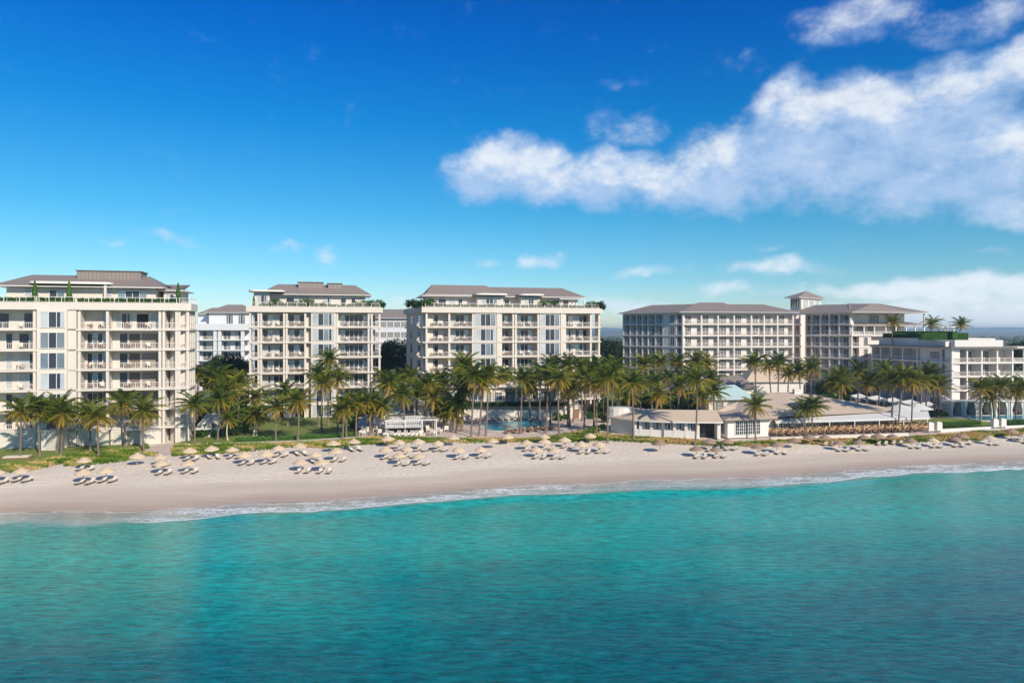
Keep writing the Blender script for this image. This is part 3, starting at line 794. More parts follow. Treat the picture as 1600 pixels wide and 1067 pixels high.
# ---- second block -----------------------------------------------
p0 = W(492, 156, 0); a_ = on(p0, U, 389); b_ = on(p0, U, 594); ch = [a_ + N * 10, a_, b_, b_ + N * 10]
fr2 = Frame(a_, b_); s_ = fr2.s_of
bays2 = [(391, 404, 'B', {'f': (.45, .95), 'n': 1, 'pat': 0}), (408, 444, 'B', {'wins': [(.05, .46, 2), (.52, .97, 2)], 'pat': 1}), (448, 477, 'B', {'f': (.08, .95), 'n': 3, 'pat': 2}),
         (477.5, 485, 'W', {'proud': -1.2}), (486, 525, 'G', {'f': (.07, .93), 'n': 4, 'pat': 3, 'proud': .25, 'sill': .3, 'top': 2.85}), (527, 576, 'B', {'f': (.1, .97), 'n': 6, 'pat': 0}),
         (581, 593, 'B', {'f': (.05, .45), 'n': 1})]
B2 = building('second apartment block from the left, narrow, cream, with raised roof centre and flat side canopy', (p0.x, p0.y, 2.3), ch, [],
    LV, [[], bays2, []], furnish=furnisher('second block', 7), group='cream apartment blocks along the beach')
top = LV[-1] + .9
for (a, b2) in ((389, 479), (484, 594)): rail(B2, fr2, s_(a), s_(b2), top - .02, -.35, 'bal', h=1.0)
penthouse(B2, fr2, s_(413), s_(572), 3.5, 11.5, top - .1, 29.7, 32.2, [(s_(446), s_(458), 1, 0), (s_(463), s_(470), 1, 2), (s_(505), s_(517), 2, 0), (s_(533), s_(541), 1, 0), (s_(550), s_(556), 1, 0)], 1.4, [(s_(464), s_(503), 32.7), (s_(512), s_(534), 32.5)], ridge_in=3.6)
rwall(B2, rect(fr2, s_(395), s_(420), 1.8, 6), top - .1, 30.0); window(B2, fr2, s_(401), s_(417), top + .1, 29.3, 1.78, 3, 'slide', 2)
canopy(B2, fr2, s_(387), s_(444), .4, 6.5, 30.1)

# ---- third block ------------------------------------------------
p0 = W(800, 162, 0); a_ = on(p0, U, 662); b_ = on(p0, U, 937); l1 = a_ + N * 4 - U * .6; l0 = a_ + N * 19 - U * 2.2
ch = [l0, a_, b_, b_ + N * 12]; fr3 = Frame(a_, b_); s_ = fr3.s_of
bays3 = [(666.5, 702, 'B', {'wins': [(.05, .55, 3)], 'pat': 1}), (705, 739, 'B', {'f': (.05, .88), 'n': 4, 'pat': 2}), (741, 776, 'G', {'f': (.06, .94), 'n': 4, 'pat': 3, 'proud': .1, 'sill': .25, 'top': 2.9}), (776, 781.5, 'W', {'proud': .3}),
         (783, 802, 'B', {'f': (.1, .75), 'n': 2}), (806, 841, 'B', {'f': (.15, .82), 'n': 4, 'pat': 0}), (843, 875, 'G', {'f': (.05, .95), 'n': 4, 'pat': 2, 'proud': .1, 'sill': .25, 'top': 2.9}), (875.5, 881.5, 'W', {'proud': .3}),
         (883, 923, 'B', {'wins': [(.05, .42, 2), (.52, .95, 3)], 'pat': 1}), (925, 936, 'B', {'n': 0})]
frl = Frame(l0, a_)
sideb = [(frl.L * .05, frl.L * .5, 'G', {'m': 1, 'f': (.55, .8), 'n': 1, 'proud': .0, 'sill': .6, 'top': 2.5, 'pat': 0}), (frl.L * .5, frl.L * .93, 'G', {'m': 1, 'f': (.5, .85), 'n': 1, 'proud': .0, 'sill': .4, 'top': 2.5, 'pat': 0})]
B3 = building('third apartment block from the left, widest, cream, with shaded left side and planted roof terrace', (p0.x, p0.y, 2.3), ch, [],
    LV, [sideb, bays3, []], furnish=furnisher('third block', 7), group='cream apartment blocks along the beach')
for k in range(1, 7): rail(B3, frl, frl.L * .7, frl.L * .92, LV[k], -.7, 'bal'); m_ = MB(); m_.box(frl.L * .7, frl.L * .92, -.8, 0, LV[k] - .2, LV[k], fr=frl); m_.build('side_balcony', 'stucco', B3)
top = LV[-1] + .9
rail(B3, fr3, s_(664), s_(800), top - .02, -.35, 'bal', h=1.0); rail(B3, fr3, s_(800), s_(936), top - .02, -.35, 'bal', h=1.0); rail(B3, frl, 2, frl.L, top - .02, -.3, 'bal', h=1.0)
penthouse(B3, fr3, s_(673), s_(914), 5, 14, top - .1, 29.6, 32.1, [(s_(690), s_(702), 1, 2), (s_(708), s_(717), 1, 0), (s_(722), s_(728), 1, 0), (s_(796), s_(804), 1, 0), (s_(874), s_(884), 1, 1), (s_(890), s_(898), 1, 0)], 1.6, None, ridge_in=4.2)
hip(B3, rect(fr3, s_(668), s_(800), 3.9, 13.4), 29.9, fr3(s_(682), 8.2, 0), fr3(s_(770), 8.2, 0), 32.35, fascia=.1)
for (a, b2) in ((749, 790), (818, 848)):
    rwall(B3, rect(fr3, s_(a), s_(b2), 2.4, 6), top - .1, 29.4); window(B3, fr3, s_(a + 8), s_(b2 - 10), top + .1, 28.9, 2.36, 4 if a < 800 else 3, 'slide', 2)
    canopy(B3, fr3, s_(a - 5), s_(b2 + 6), .8, 6.5, 29.75)
m_ = MB()
for a in (884, 890, 896, 902, 908, 914): m_.box(s_(a), s_(a) + .12, 2.5, 6, 29.15, 29.35, fr=fr3)
m_.box(s_(880), s_(920), 2.5, 2.7, 29.0, 29.15, fr=fr3); m_.box(s_(918), s_(918) + .3, 2.4, 2.7, top - .1, 29.0, fr=fr3); m_.build('terrace_pergola', 'white_paint', B3)

# ---- blocks behind ----------------------------------------------
u0 = Vector((1, 0.12)).normalized(); p0 = W(350, 226, 0); a_ = on(p0, u0, 290); b_ = on(p0, u0, 389)
LB = [2.3, 5.5, 8.8, 12.1, 15.4, 18.7, 22.0]
fr = Frame(a_, b_); s_ = fr.s_of
B5 = building('white framed apartment block behind, between the left and second cream blocks', (p0.x, p0.y, 2.3), [a_, b_], [b_ + Vector((0, 14)), a_ + Vector((0, 14))], LB,
    [[(292, 305, 'B', {'n': 2}), (308, 336, 'B', {'wins': [(.2, .65, 2), (.75, .9, 1)], 'pat': 1}), (343, 379, 'B', {'wins': [(.1, .4, 2), (.6, .9, 2)], 'pat': 1})]], wall='stucco_back', col=1.0, rooftop=1.8, slabmat='stucco_back')
penthouse(B5, fr, s_(322), s_(392), 3, 12, 23.7, 27.5, 30.2, [(s_(350), s_(360), 3, 0), (s_(369), s_(379), 3, 0)], 1.2, wall='stucco_back')
rwall(B5, rect(fr, s_(300), s_(330), 6, 12), 23.7, 27.0, 'stucco_back'); hip(B5, rect(fr, s_(298), s_(330), 5, 13), 27.0, fr(s_(318), 9, 0), fr(s_(328), 9, 0), 29.2)
p0 = W(612, 226, 0); a_ = on(p0, u0, 575); b_ = on(p0, u0, 672); fr = Frame(a_, b_); s_ = fr.s_of
B6 = building('plain white rear block filling the gap between second and third cream blocks', (p0.x, p0.y, 2.3), [a_, b_], [b_ + Vector((0, 12)), a_ + Vector((0, 12))], LB + [25.2],
    [[(x0, x0 + 10.6, 'G', {'f': (.12, .9), 'n': 3, 'pat': 0, 'proud': -.0, 'sill': .8, 'top': 2.4, 'style': 'french'}) for x0 in (583, 593.7, 604.4, 615.1, 625.8, 636.5)]], wall='stucco_back', over=-.02, slab=.1, rooftop=.1)
hip(B6, rect(fr, s_(571), s_(676), -1, 13), 25.6, fr(s_(590), 6, 0), fr(s_(660), 6, 0), 28.6)

# ---- hotel, west wing -------------------------------------------
LH = [2.3, 6.8, 10.2, 13.5, 16.9, 20.25, 23.6, 26.7]
th = R(-46)
c0 = W(1067, 206, 0); ua = Vector((math.cos(th), math.sin(th))); a_ = on(c0, ua, 974); ub = Vector((math.cos(R(6)), math.sin(R(6)))); b_ = on(c0, ub, 1240)
ch = [a_, c0, b_]; fA = Frame(a_, c0); fB = Frame(c0, b_); sA, sB = fA.s_of, fB.s_of
colsA = [974, 984.5, 994.5, 1003.5, 1012.5, 1024, 1036]
bA = [(x, y, 'B', {'f': (.3, .85), 'n': 1}) for x, y in zip(colsA, colsA[1:])] + [(1037, 1045, 'W', {'proud': 0.05}), (1045.5, 1056, 'G', {'f': (.2, .8), 'n': 1, 'proud': .02, 'pat': 0}), (1056.5, 1066, 'B', {'f': (.1, .5), 'n': 1})]
colsB = [1067.5, 1096, 1122, 1147, 1174, 1194, 1215, 1239]
bB = [(x, y, 'B', {'f': [(.08, .5), (.15, .5), (.08, .6), (.1, .5), (.25, .65), (.2, .6), (.15, .55)][i], 'n': [2, 2, 3, 2, 2, 2, 2][i], 'style': 'french'}) for i, (x, y) in enumerate(zip(colsB, colsB[1:]))]
H1 = building('long hotel wing behind the palms, with deep white verandas and low grey hipped roof', (c0.x, c0.y, 2.3), ch, [b_ + Vector((0, 16)), Vector((c0.x - 3, c0.y + 24))], LH, [bA, bB], wall='stucco_hotel', rstyle='bal', rooftop=.05, col=.4, winstyle='french', over=.2, slab=.34, slabmat='stucco_hotel', depth=1.2)
e = 1.3
fa = rect(fA, sA(974) - e, fA.L + .5, -e, 13); hip(H1, fa, 27.0, fA(6.5, 6, 0), fA(fA.L - 1, 8, 0), 29.6)
hip(H1, rect(fB, -1.6, sB(1160), -e - .02, 14.5), 27.012, fB(7.5, 6.6, 0), fB(sB(1160) - 3, 6.6, 0), 30.1)
hip(H1, rect(fB, sB(1120), sB(1246), -e, 14), 27.006, fB(sB(1130), 6.4, 0), fB(sB(1246) - 7.5, 6.4, 0), 29.6)
# lower storeys step out a little to the west
m_ = MB(); P = off_chain([a_, c0], -1.0); fL = Frame(P[0] - ua * 1.5, P[1] - ua * 17.5); 
# ---- hotel tower -------------------------------------------------
cT = W(1259, 222, 0); fT = Frame(W(1259, 214, 0)[:2] + (), W(1259, 214, 0)[:2] + ()) if False else None
tw = Vector((math.cos(R(-46)), math.sin(R(-46)))); tn = Vector((math.cos(R(44)), math.sin(R(44)))); cc = W(1252, 221, 0).xy
wl, wr = on(cc, tw, 1235), on(cc, tn, 1283); P = [wl, cc, wr, wl + (wr - cc)]
TW = thing('hotel_tower', 'square lookout tower with a pyramid roof rising above the hotel wings', 'tower', (cc.x, cc.y, 2.3))
rwall(TW, P, 24, 31.9, 'stucco_hotel')
ft1 = Frame(wl, cc); ft2 = Frame(cc, wr)
for i in range(3): window(TW, ft1, ft1.L * (.06 + .31 * i), ft1.L * (.06 + .31 * i) + ft1.L * .25, 28.9, 31.4, -.02, 2, 'slide', 0)
for i in range(3): window(TW, ft2, ft2.L * (.1 + .3 * i), ft2.L * (.1 + .3 * i) + ft2.L * .2, 29.0, 31.3, -.02, 1, 'slide', 2)
cen = sum(P, Vector((0, 0))) / 4; E = [cen + (p - cen) * 1.42 for p in P]
hip(TW, E, 32.0, cen, cen + Vector((.01, 0)), 34.4)

# ---- hotel, east wing -------------------------------------------
c1 = W(1330, 208, 0); uc = Vector((math.cos(R(-46)), math.sin(R(-46)))); a_ = on(c1, uc, 1251); ud = Vector((math.cos(R(8)), math.sin(R(8)))); b_ = on(c1, ud, 1443)
w_ = on(W(1251, a_.y + .5, 0), Vector((1, -.25)).normalized(), 1239)
ch = [a_, c1.xy, on(c1, ud, 1362)]; fC = Frame(a_, c1); fD = Frame(c1, b_); sC, sD = fC.s_of, fD.s_of
colsC = [1252, 1254, 1268, 1282, 1296, 1311, 1328]
bC = [(x, y, 'B', {'f': (.3, .85), 'n': 2, 'style': 'french'}) for x, y in zip(colsC[1:], colsC[2:])]
bD = [(1331, 1343, 'B', {'f': (.3, .9), 'n': 1}), (1344, 1361, 'G', {'f': (.35, .65), 'n': 1, 'proud': .05})]
LE = LH[:6] + [20.25]
H2 = building('hotel wing right of tower, half shaded, with porch roof under its top storey', (c1.x, c1.y, 2.3), ch, [Vector(on(c1, ud, 1362)) + Vector((-2, 14)), a_ + Vector((6, 14))], LE[:-1] + [20.3], [bC, bD], wall='stucco_hotel', rstyle='bal', rooftop=.05, col=.4, winstyle='french', over=.2, slab=.34, slabmat='stucco_hotel', depth=1.2)
H2b = H2
# upper two storeys on C, and on D a set back storey under the main roof plus a porch
def add_storeys(root, chain, back, levels, segs, **kw):
    tmp = building('x', tuple(root.location), chain, back, levels, segs, **kw); TH.remove(tmp)
    for chd in KIDS.get(tmp.name, []): chd.parent = root; KIDS[root.name].append(chd)
    bpy.data.objects.remove(tmp)
kw = dict(wall='stucco_hotel', rstyle='bal', rooftop=.03, col=.4, winstyle='french', over=.2, slab=.34, slabmat='stucco_hotel', skip_rail_ground=False)
add_storeys(H2, [a_, c1.xy + Vector((0, 0)), c1.xy + ud * .8], [c1.xy + Vector((0, 12)), a_ + Vector((6, 12))], [20.6, 23.6, 26.7], [bC, []], **kw)
rwall(H2, rect(fD, .5, sD(1424), 3.0, 13), 20.6, 26.7, 'stucco_hotel')
for (a, b2, n) in ((1368, 1383, 3), (1394, 1405, 2)): window(H2, fD, sD(a), sD(b2), 24.0, 26.2, 2.96, n, 'french', 0)
for (a, b2, n) in ((1348, 1358, 2), (1366, 1376, 2), (1404, 1414, 2)): window(H2, fD, sD(a), sD(b2), 20.75, 22.9, 2.96, n, 'french', 0)
mpts = rect(fD, -.4, sD(1447), -.6, 4.5); hip(H2, mpts, 23.2, fD(3, 4.2, 0), fD(sD(1447) - 3, 4.2, 0), 24.2, name='porch_roof')
m_ = MB()
for x in (1332, 1350, 1366, 1384, 1400, 1416, 1430, 1444): m_ = MB(); m_.box(sD(x) - .16, sD(x) + .16, -.1, .22, 20.3 if x < 1444 else 2.3, 23 if x < 1444 else 26.7, fr=fD); m_.build('porch_column', 'white_paint', H2)
for x, y in ((1333, 1350), (1351, 1366), (1367, 1384), (1385, 1400), (1401, 1416), (1417, 1430)): rail(H2, fD, sD(x), sD(y), 20.3, .05, 'dense')
m_ = MB(); m_.prism(rect(fD, sD(1360), sD(1446), -.3, 8), 19.9, 20.3); m_.build('porch_floor', 'stucco_hotel', H2)
rwall(H2, rect(fD, sD(1363), sD(1440), 1.5, 12), 2.3, 20, 'stucco_hotel')
hip(H2, [fC(-3, -e, 0)[:2], fC(fC.L + 1.0, -e - .6, 0)[:2], fC(fC.L + 12, 12, 0)[:2], fC(-3, 13, 0)[:2]], 27.0, fC(2, 6, 0), fC(fC.L + 3.6, 6.6, 0), 29.65)
hip(H2, rect(fD, -1.4, sD(1449), -e, 14.5), 27.015, fD(3.5, 6.5, 0), fD(sD(1449) - 11, 6.5, 0), 29.85)
# link between the wings, in the angle below the tower
Lk = [W(1238.5, 216, 0).xy, W(1253, 213.5, 0).xy]; fK = Frame(*Lk)
LKR = building('narrow shaded veranda link between the two hotel wings below the tower', (Lk[0].x, Lk[0].y, 2.3), Lk, [Lk[1] + Vector((0, 6)), Lk[0] + Vector((0, 6))], LH, [[(1241, 1250.5, 'B', {'f': (.2, .8), 'n': 2})]], wall='stucco_hotel', rstyle='bal', rooftop=.3, col=.35, winstyle='french', over=.1, slab=.34)

# ---- hotel, front wing with roof garden ---------------------------
LF = [2.3, 5.9, 10.45, 13.8, 17.2]
LF = [2.3, 7.1, 10.45, 13.8, 17.3]
c2 = W(1487, 172, 0).xy; a_ = W(1362, 200, 0).xy; uf = Vector((math.cos(R(7)), math.sin(R(7)))); b_ = on(c2, uf, 1583); m2 = on(Frame(a_, c2).A, Frame(a_, c2).u, 1432)
ch = [a_, c2, b_]; fE = Frame(a_, c2); fF = Frame(c2, b_); sE, sF = fE.s_of, fF.s_of
colsE = [1363, 1376, 1393, 1411, 1433]
bE = [(x, y, 'B', {'f': (.3, .8), 'n': 1, 'style': 'slide'}) for x, y in zip(colsE, colsE[1:])] + [(1434, 1447, 'W', {'proud': -.5}), (1447.5, 1470, 'G', {'f': (.15, .8), 'n': 3, 'proud': -.5, 'sill': .8, 'top': 2.4, 'style': 'french'}), (1471, 1486, 'B', {'f': (.2, .7), 'n': 1})]
colsF = [1488, 1511, 1534, 1558, 1582]
bF = [(x, y, 'B', {'f': [(.05, .75), (.25, .75), (.2, .85), (.1, .5)][i], 'n': [3, 2, 3, 1][i], 'style': 'french'}) for i, (x, y) in enumerate(zip(colsF, colsF[1:]))]
H3 = building('front hotel wing at the right with planted roof garden and thin overhanging eaves', (c2.x, c2.y, 2.3), ch, [b_ + Vector((2, 20)), Vector((a_.x + 14, a_.y + 10))], LF, [bE, bF], wall='stucco_hotel', rstyle='bal', rooftop=.1, col=.36, winstyle='french', over=.3, slab=.34, slabmat='white_paint')
m_ = MB(); m_.prism(off_chain(ch, -1.3) + [b_ + Vector((2, 20)), Vector((a_.x + 14, a_.y + 10))], 17.35, 17.62); m_.build('eaves', 'metal_roof', H3)
m_ = MB(); m_.prism([fE(sE(1366), 1.5, 0)[:2], fE(sE(1442), 1.0, 0)[:2], fE(sE(1450), 20, 0)[:2], fE(sE(1366), 18, 0)[:2]], 17.6, 19.6); m_.build('roof_parapet', 'stucco_hotel', H3)
m_ = MB(); m_.prism([fF(1.5, .8, 0)[:2], fF(fF.L - 2, .8, 0)[:2], fF(fF.L - 2, 15, 0)[:2], fF(-.5, 15, 0)[:2]], 17.6, 19.2); m_.build('roof_parapet', 'white_paint', H3)
m_ = MB(); m_.prism([fF(-.2, 1.8, 0)[:2], fF(5, 2.8, 0)[:2], fF(5, 15, 0)[:2], fE(sE(1444), 1.6, 0)[:2]], 17.6, 18.9); m_.build('roof_parapet', 'stucco_hotel', H3)
c3 = b_; m_ = MB()
# end bay with an open corner at the right edge of the picture
fG = Frame(b_, b_ + uf * 6)
for k, z in enumerate(LF[1:]): m_.box(0, 6, -.3, 6, z - .34, z, fr=fG)
for x in (2.8, 5.6): m_.box(x, x + .3, -.1, .2, 2.3, 17.2, fr=fG)
m_.box(0, 6.6, -1.2, 6, 17.3, 17.6, fr=fG); m_.build('corner_veranda', 'white_paint', H3)
for z in LF[1:-1]: rail(H3, fG, .2, 5.7, z, 0, 'dense')
# ================================================================ GROUND COVER AND PATHS
strip('lawn', [(-160, 690, 760), (0, 695, 738), (60, 694, 730), (120, 693, 722), (180, 692, 711), (232, 691, 700)], 'lawn', .05)
strip('lawn', [(272, 668, 694), (330, 660, 693), (400, 652, 691), (470, 648, 689), (545, 652, 684), (562, 662, 681)], 'lawn', .05)
strip('lawn', [(1418, 664, 668), (1432, 655, 669), (1480, 651, 670), (1540, 657, 668), (1620, 660, 664)], 'lawn', .06)
strip('paved_path', [(222, 702, 712), (245, 695, 712), (270, 693, 709), (282, 694, 706)], 'paving', .07)
strip('garden_path', [(262, 694, 696.4), (400, 691, 693.4), (470, 688.5, 690.7), (545, 683.5, 685.5), (575, 679, 681), (610, 677, 679)], 'stone_pale', .10)
strip('pool_deck', [(560, 652, 680), (600, 640, 682), (690, 630, 684), (760, 628, 686), (850, 628, 683), (905, 634, 672), (930, 642, 658)], 'deck_paving', .08)
strip('garden_bed', [(640, 612, 634), (700, 606, 630), (800, 604, 628), (940, 604, 640), (960, 606, 650)], 'lawn', .06)
strip('dining_terrace', [(955, 680, 687), (1040, 684, 690), (1130, 684, 692), (1205, 676, 688), (1330, 666, 686), (1440, 660, 684), (1470, 664, 678)], 'deck_paving', .11)
strip('pool_terrace', [(1240, 604, 668), (1330, 610, 666), (1400, 624, 664), (1470, 634, 652), (1500, 640, 654), (1600, 642, 662), (1700, 644, 664)], 'deck_paving', .07)
strip('hotel_court', [(940, 600, 640), (1000, 600, 650), (1100, 600, 650), (1240, 600, 640)], 'lawn', .05)

# ================================================================ FOLIAGE BUILDERS
def frond(m_, rnd, az_, pitch, L, age, nl=19, base=(0, 0, 0), droop=1.5, width=.66):
    """one pinnate frond: an arching midrib with two rows of hanging leaflets"""
    p = Vector(base); h = Vector((math.cos(az_), math.sin(az_), 0)); side = Vector((-math.sin(az_), math.cos(az_), 0)); seg = L / nl; pt = pitch
    twist = rnd.uniform(-.25, .25); pts = [p.copy()]
    for i in range(nl):
        d = h * math.cos(pt) + Vector((0, 0, math.sin(pt))); q = p + d * seg
        t = (i + .5) / nl; pt -= droop * (.35 + 1.1 * t) / nl
        lw = width * (math.sin(math.pi * min(1, .12 + t * .86)) ** .6) * rnd.uniform(.82, 1.12)
        if t > .1:
            for sg in (-1, 1):
                hang = .35 + .5 * age + rnd.uniform(-.15, .2) + sg * twist
                ld = (side * sg * math.cos(hang) + d * .55 + Vector((0, 0, -math.sin(hang)))).normalized()
                tip = p + ld * lw; w_ = d * (seg * .44)
                m_.quad([tuple(p - w_), tuple(p + w_), tuple(tip + w_ * .35), tuple(tip - w_ * .1 + Vector((0, 0, -.06)))], age=min(1, max(0, age + rnd.uniform(-.12, .12) + .1 * t)))
        p = q; pts.append(p.copy())
    m_.tube([tuple(x) for x in pts[::3]], [.05 - .04 * i / max(1, len(pts[::3]) - 1) for i in range(len(pts[::3]))], 4, age=min(1, age + .35))
def crown_mesh(seed, n=30, L=3.7):
    rnd = random.Random(seed); m_ = MB(); m_.useage = True
    for i in range(n):
        t = i / (n - 1); az_ = i * 2.39996 + rnd.uniform(-.25, .25)
        pitch = R(84) - (R(84) + R(48)) * t ** .9 + rnd.uniform(-.12, .12)
        frond(m_, rnd, az_, pitch, L * (.78 + .3 * math.sin(math.pi * min(1, .2 + t))) * rnd.uniform(.9, 1.08), max(0, (t - .35) * .95) + rnd.uniform(0, .32), droop=.95 + .55 * (1 - t), base=(0, 0, rnd.uniform(-.1, .15)))
    for i in range(7):      # coconuts
        a = rnd.random() * 6.28; c = Vector((.25 * math.cos(a), .25 * math.sin(a), -.28 - .12 * rnd.random())); m_.tube([tuple(c + Vector((0, 0, -.13))), tuple(c), tuple(c + Vector((0, 0, .13)))], [.05, .13, .05], 6, age=.75)
    return m_.mesh('crown', 'palm_leaf')
def skirt_mesh(seed):
    rnd = random.Random(seed); m_ = MB(); m_.useage = True
    for i in range(9): frond(m_, rnd, i * 2.4 + rnd.random(), R(-62) + rnd.uniform(-.2, .2), rnd.uniform(1.7, 2.9), .5, nl=8, droop=.6, width=.38, base=(0, 0, -.1))
    return m_.mesh('dead_fronds', 'dead_frond')
CROWNS = [crown_mesh(s) for s in (1, 2, 3, 4, 5, 6)]
SKIRTS = [skirt_mesh(s) for s in (11, 12, 13)]
prnd = random.Random(21)
def palm(px, cy, bx, by=None, Y=None, label='', group='coconut palms', size=1.0, skirt=None, name='palm_tree', trunkmat='trunk', z=None):
    if by is not None: b_ = G(bx, by); b_.z = gzb(b_.x, b_.y) - .1
    else: b_ = W(bx, Y, z if z is not None else 2.25)
    t_ = W(px, b_.y + prnd.uniform(-.3, .3), None, cy)
    root = thing(name, label, 'palm', b_, 0, group); v_ = t_ - b_; n = 9; pts = []
    bow = prnd.uniform(-.25, .25)
    for i in range(n): t = i / (n - 1); pts.append((v_.x * (t ** 1.35) + bow * math.sin(math.pi * t), v_.y * t, v_.z * t))
    m_ = MB(); m_.tube(pts, [.24 * size] + [(.165 - .045 * i / n) * size for i in range(1, n)], 8)
    addobj('trunk', m_.mesh('trunk', trunkmat, smooth=True), root)
    c = addobj('crown', prnd.choice(CROWNS), root, tuple(v_), prnd.uniform(0, 6.28)); c.scale = (size,) * 3
    c.rotation_euler.x = prnd.uniform(-.16, .16); c.rotation_euler.y = prnd.uniform(-.16, .16); c.scale.z = size * prnd.uniform(.85, 1.12)
    if skirt or (skirt is None and prnd.random() < .65):
        k = addobj('dead_fronds', prnd.choice(SKIRTS), root, (v_.x, v_.y, v_.z - .1), prnd.uniform(0, 6.28)); s_ = size * prnd.uniform(.75, 1.1); k.scale = (s_ * .8, s_ * .8, s_)
    return root
def leafball(seed, n, mat, rx, ry, rz, leaf=.3, clumps=9, zc=None, name='crown', flat=.6):
    """leaf sized faces gathered in clumps through an uneven volume"""
    rnd = random.Random(seed); m_ = MB(); m_.useage = True; cl = []
    for i in range(clumps):
        a = rnd.random() * 6.28; r = rnd.random() ** .5 * .75; zz = rnd.uniform(-.65, .8)
        cl.append((Vector((r * rx * math.cos(a), r * ry * math.sin(a), zz * rz)), rnd.uniform(.28, .55), rnd.uniform(0, .7)))
    for i in range(n):
        c, s_, ag = rnd.choice(cl); d = Vector((rnd.gauss(0, 1), rnd.gauss(0, 1), rnd.gauss(0, 1))).normalized() * (rnd.random() ** .35)
        p = c + Vector((d.x * rx * s_, d.y * ry * s_, d.z * rz * s_)); nn = (d + Vector((rnd.gauss(0, .5), rnd.gauss(0, .5), rnd.gauss(0, .5) + flat))).normalized()
        u = nn.cross(Vector((rnd.random(), rnd.random(), rnd.random() + .1))).normalized(); v_ = nn.cross(u); l = leaf * rnd.uniform(.6, 1.3)
        m_.quad([tuple(p - u * l), tuple(p + v_ * l * .45), tuple(p + u * l), tuple(p - v_ * l * .45)], age=min(1, max(0, ag + rnd.uniform(-.25, .3))))
    return m_.mesh(name, mat)
SHR = {k: [leafball(s, 520, m_, 1, 1, .8, .16, 10, name='foliage') for s in (31, 32, 33)] for k, m_ in (('broad', 'broad_leaf'), ('dark', 'dark_leaf'), ('bright', 'bright_leaf'))}
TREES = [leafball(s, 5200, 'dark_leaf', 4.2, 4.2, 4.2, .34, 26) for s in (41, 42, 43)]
def branch_mesh(h, seed):
    rnd = random.Random(seed); m_ = MB(); m_.tube([(0, 0, 0), (.1, 0, h * .5), (0, .1, h)], [.35, .26, .2], 8)
    for i in range(7):
        a = i * .9 + rnd.random(); m_.tube([(0, .05, h * .85), (1.3 * math.cos(a), 1.3 * math.sin(a), h + 1.2), (2.7 * math.cos(a), 2.7 * math.sin(a), h + rnd.uniform(1.8, 4))], [.15, .09, .03], 6)
    return m_.mesh('trunk', 'bark', smooth=True)
def shrub(loc, s, kind, label, group='garden shrubs', sz=None, name='shrub'):
    r_ = thing(name, label, 'shrub', loc, prnd.uniform(0, 6.28), group); r_.scale = (s, s, sz or s)
    o = addobj('foliage', prnd.choice(SHR[kind]), r_, (0, 0, .62)); m_ = STEM; addobj('stem', m_, r_)
    return r_
_m = MB(); _m.tube([(0, 0, 0), (.03, 0, .7)], [.05, .03], 6); _m.tube([(.01, 0, .25), (.25, .1, .8)], [.035, .015], 5); _m.tube([(.01, 0, .2), (-.25, .12, .8)], [.035, .015], 5); STEM = _m.mesh('stem', 'bark')
def tree(px, Y, h, s, label, group='dark trees behind the apartment blocks'):
    r_ = thing('broadleaf_tree', label, 'tree', W(px, Y, 2.2), prnd.uniform(0, 6.28), group); r_.scale = (s, s, s)
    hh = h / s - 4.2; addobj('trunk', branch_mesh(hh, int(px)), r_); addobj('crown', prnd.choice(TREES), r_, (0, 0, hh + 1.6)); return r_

# ================================================================ PALMS  (crown px, crown py, base px, base py)
ZP = [  # zones along the beach: (from px, phrase)
 (-200, 'lawn before the left block'), (262, 'lawn between left and second blocks'), (475, 'path left of the white pergola'), (590, 'deck around the white pergola'),
 (700, 'dune left of the round pool'), (800, 'dune and deck right of the round pool'), (945, 'low curved club wing'), (1150, 'tan club roof'), (1360, 'end of the long awning'), (1500, 'pool of the dark curtained cabanas')]
front = [(33,644,31,716),(58,638,62,712),(74,642,73,703),(97,640,88,708),(99,646,95,712),(137,645,141,705),(153,652,154,715),(191,630,195,698),(224,643,225,706),
 (303,632,305,697),(343,624,340,688),(433,636,432,688),(465,627,465,689),(505,600,503,676),(535,640,535,686),(543,630,541,684),(558,632,557,683),(576,626,578,681),
 (582,640,580,679),(597,635,595,680),(630,618,632,679),(677,622,675,676),(692,640,690,674),(708,645,707,676),(712,630,713,676),(741,588,736,683),(752,598,748,681),(763,588,759,681),
 (816,592,813,678),(856,588,853,677),(873,592,874,684),(887,610,887,668),(895,605,895,660),(932,600,932,679),(949,590,949,692),(988,598,990,688),(1089,594,1086,696),
 (1181,634,1181,688),(1257,640,1258,685),(1271,634,1270,683),(1374,597,1373,648),(1397,594,1393,675),(1411,590,1403,677),(1425,596,1423,677),(1532,606,1532,661),(1563,602,1561,661),(1588,612,1587,661)]
back = [  # crown px, py, depth Y
 (310,584,134),(338,590,131),(352,612,128),(376,600,138),(400,622,136),(448,612,142),(515,562,142),(498,588,138),(527,592,133),(608,600,139),(652,612,139),(668,600,134),(690,598,142),(725,606,134),(715,590,146),
 (726,572,140),(785,590,154),(800,608,156),(828,604,148),(846,584,138),(862,572,143),(885,574,141),(905,578,150),(915,592,139),(928,578,141),(942,598,150),(960,576,148),(965,600,152),
 (1004,570,168),(1020,598,158),(1031,566,172),(1044,590,162),(1058,566,176),(1062,604,156),(1076,590,160),(1086,566,170),(1104,568,174),(1110,592,160),(1116,612,154),(1096,620,150),(1028,618,150),
 (1179,566,163),(1201,572,166),(1217,566,168),(1232,584,172),(1249,580,176),(1269,576,170),(1302,598,158),(1312,588,162),(1316,600,156),(1341,580,168),(1355,600,160),(1384,580,158),(1438,598,152),(1448,586,156),
 (1458,590,157),(1466,604,156),(1549,618,152),(1600,606,150),(984,618,150),(1000,600,156),(622,606,146),(640,590,150),(600,592,152)]
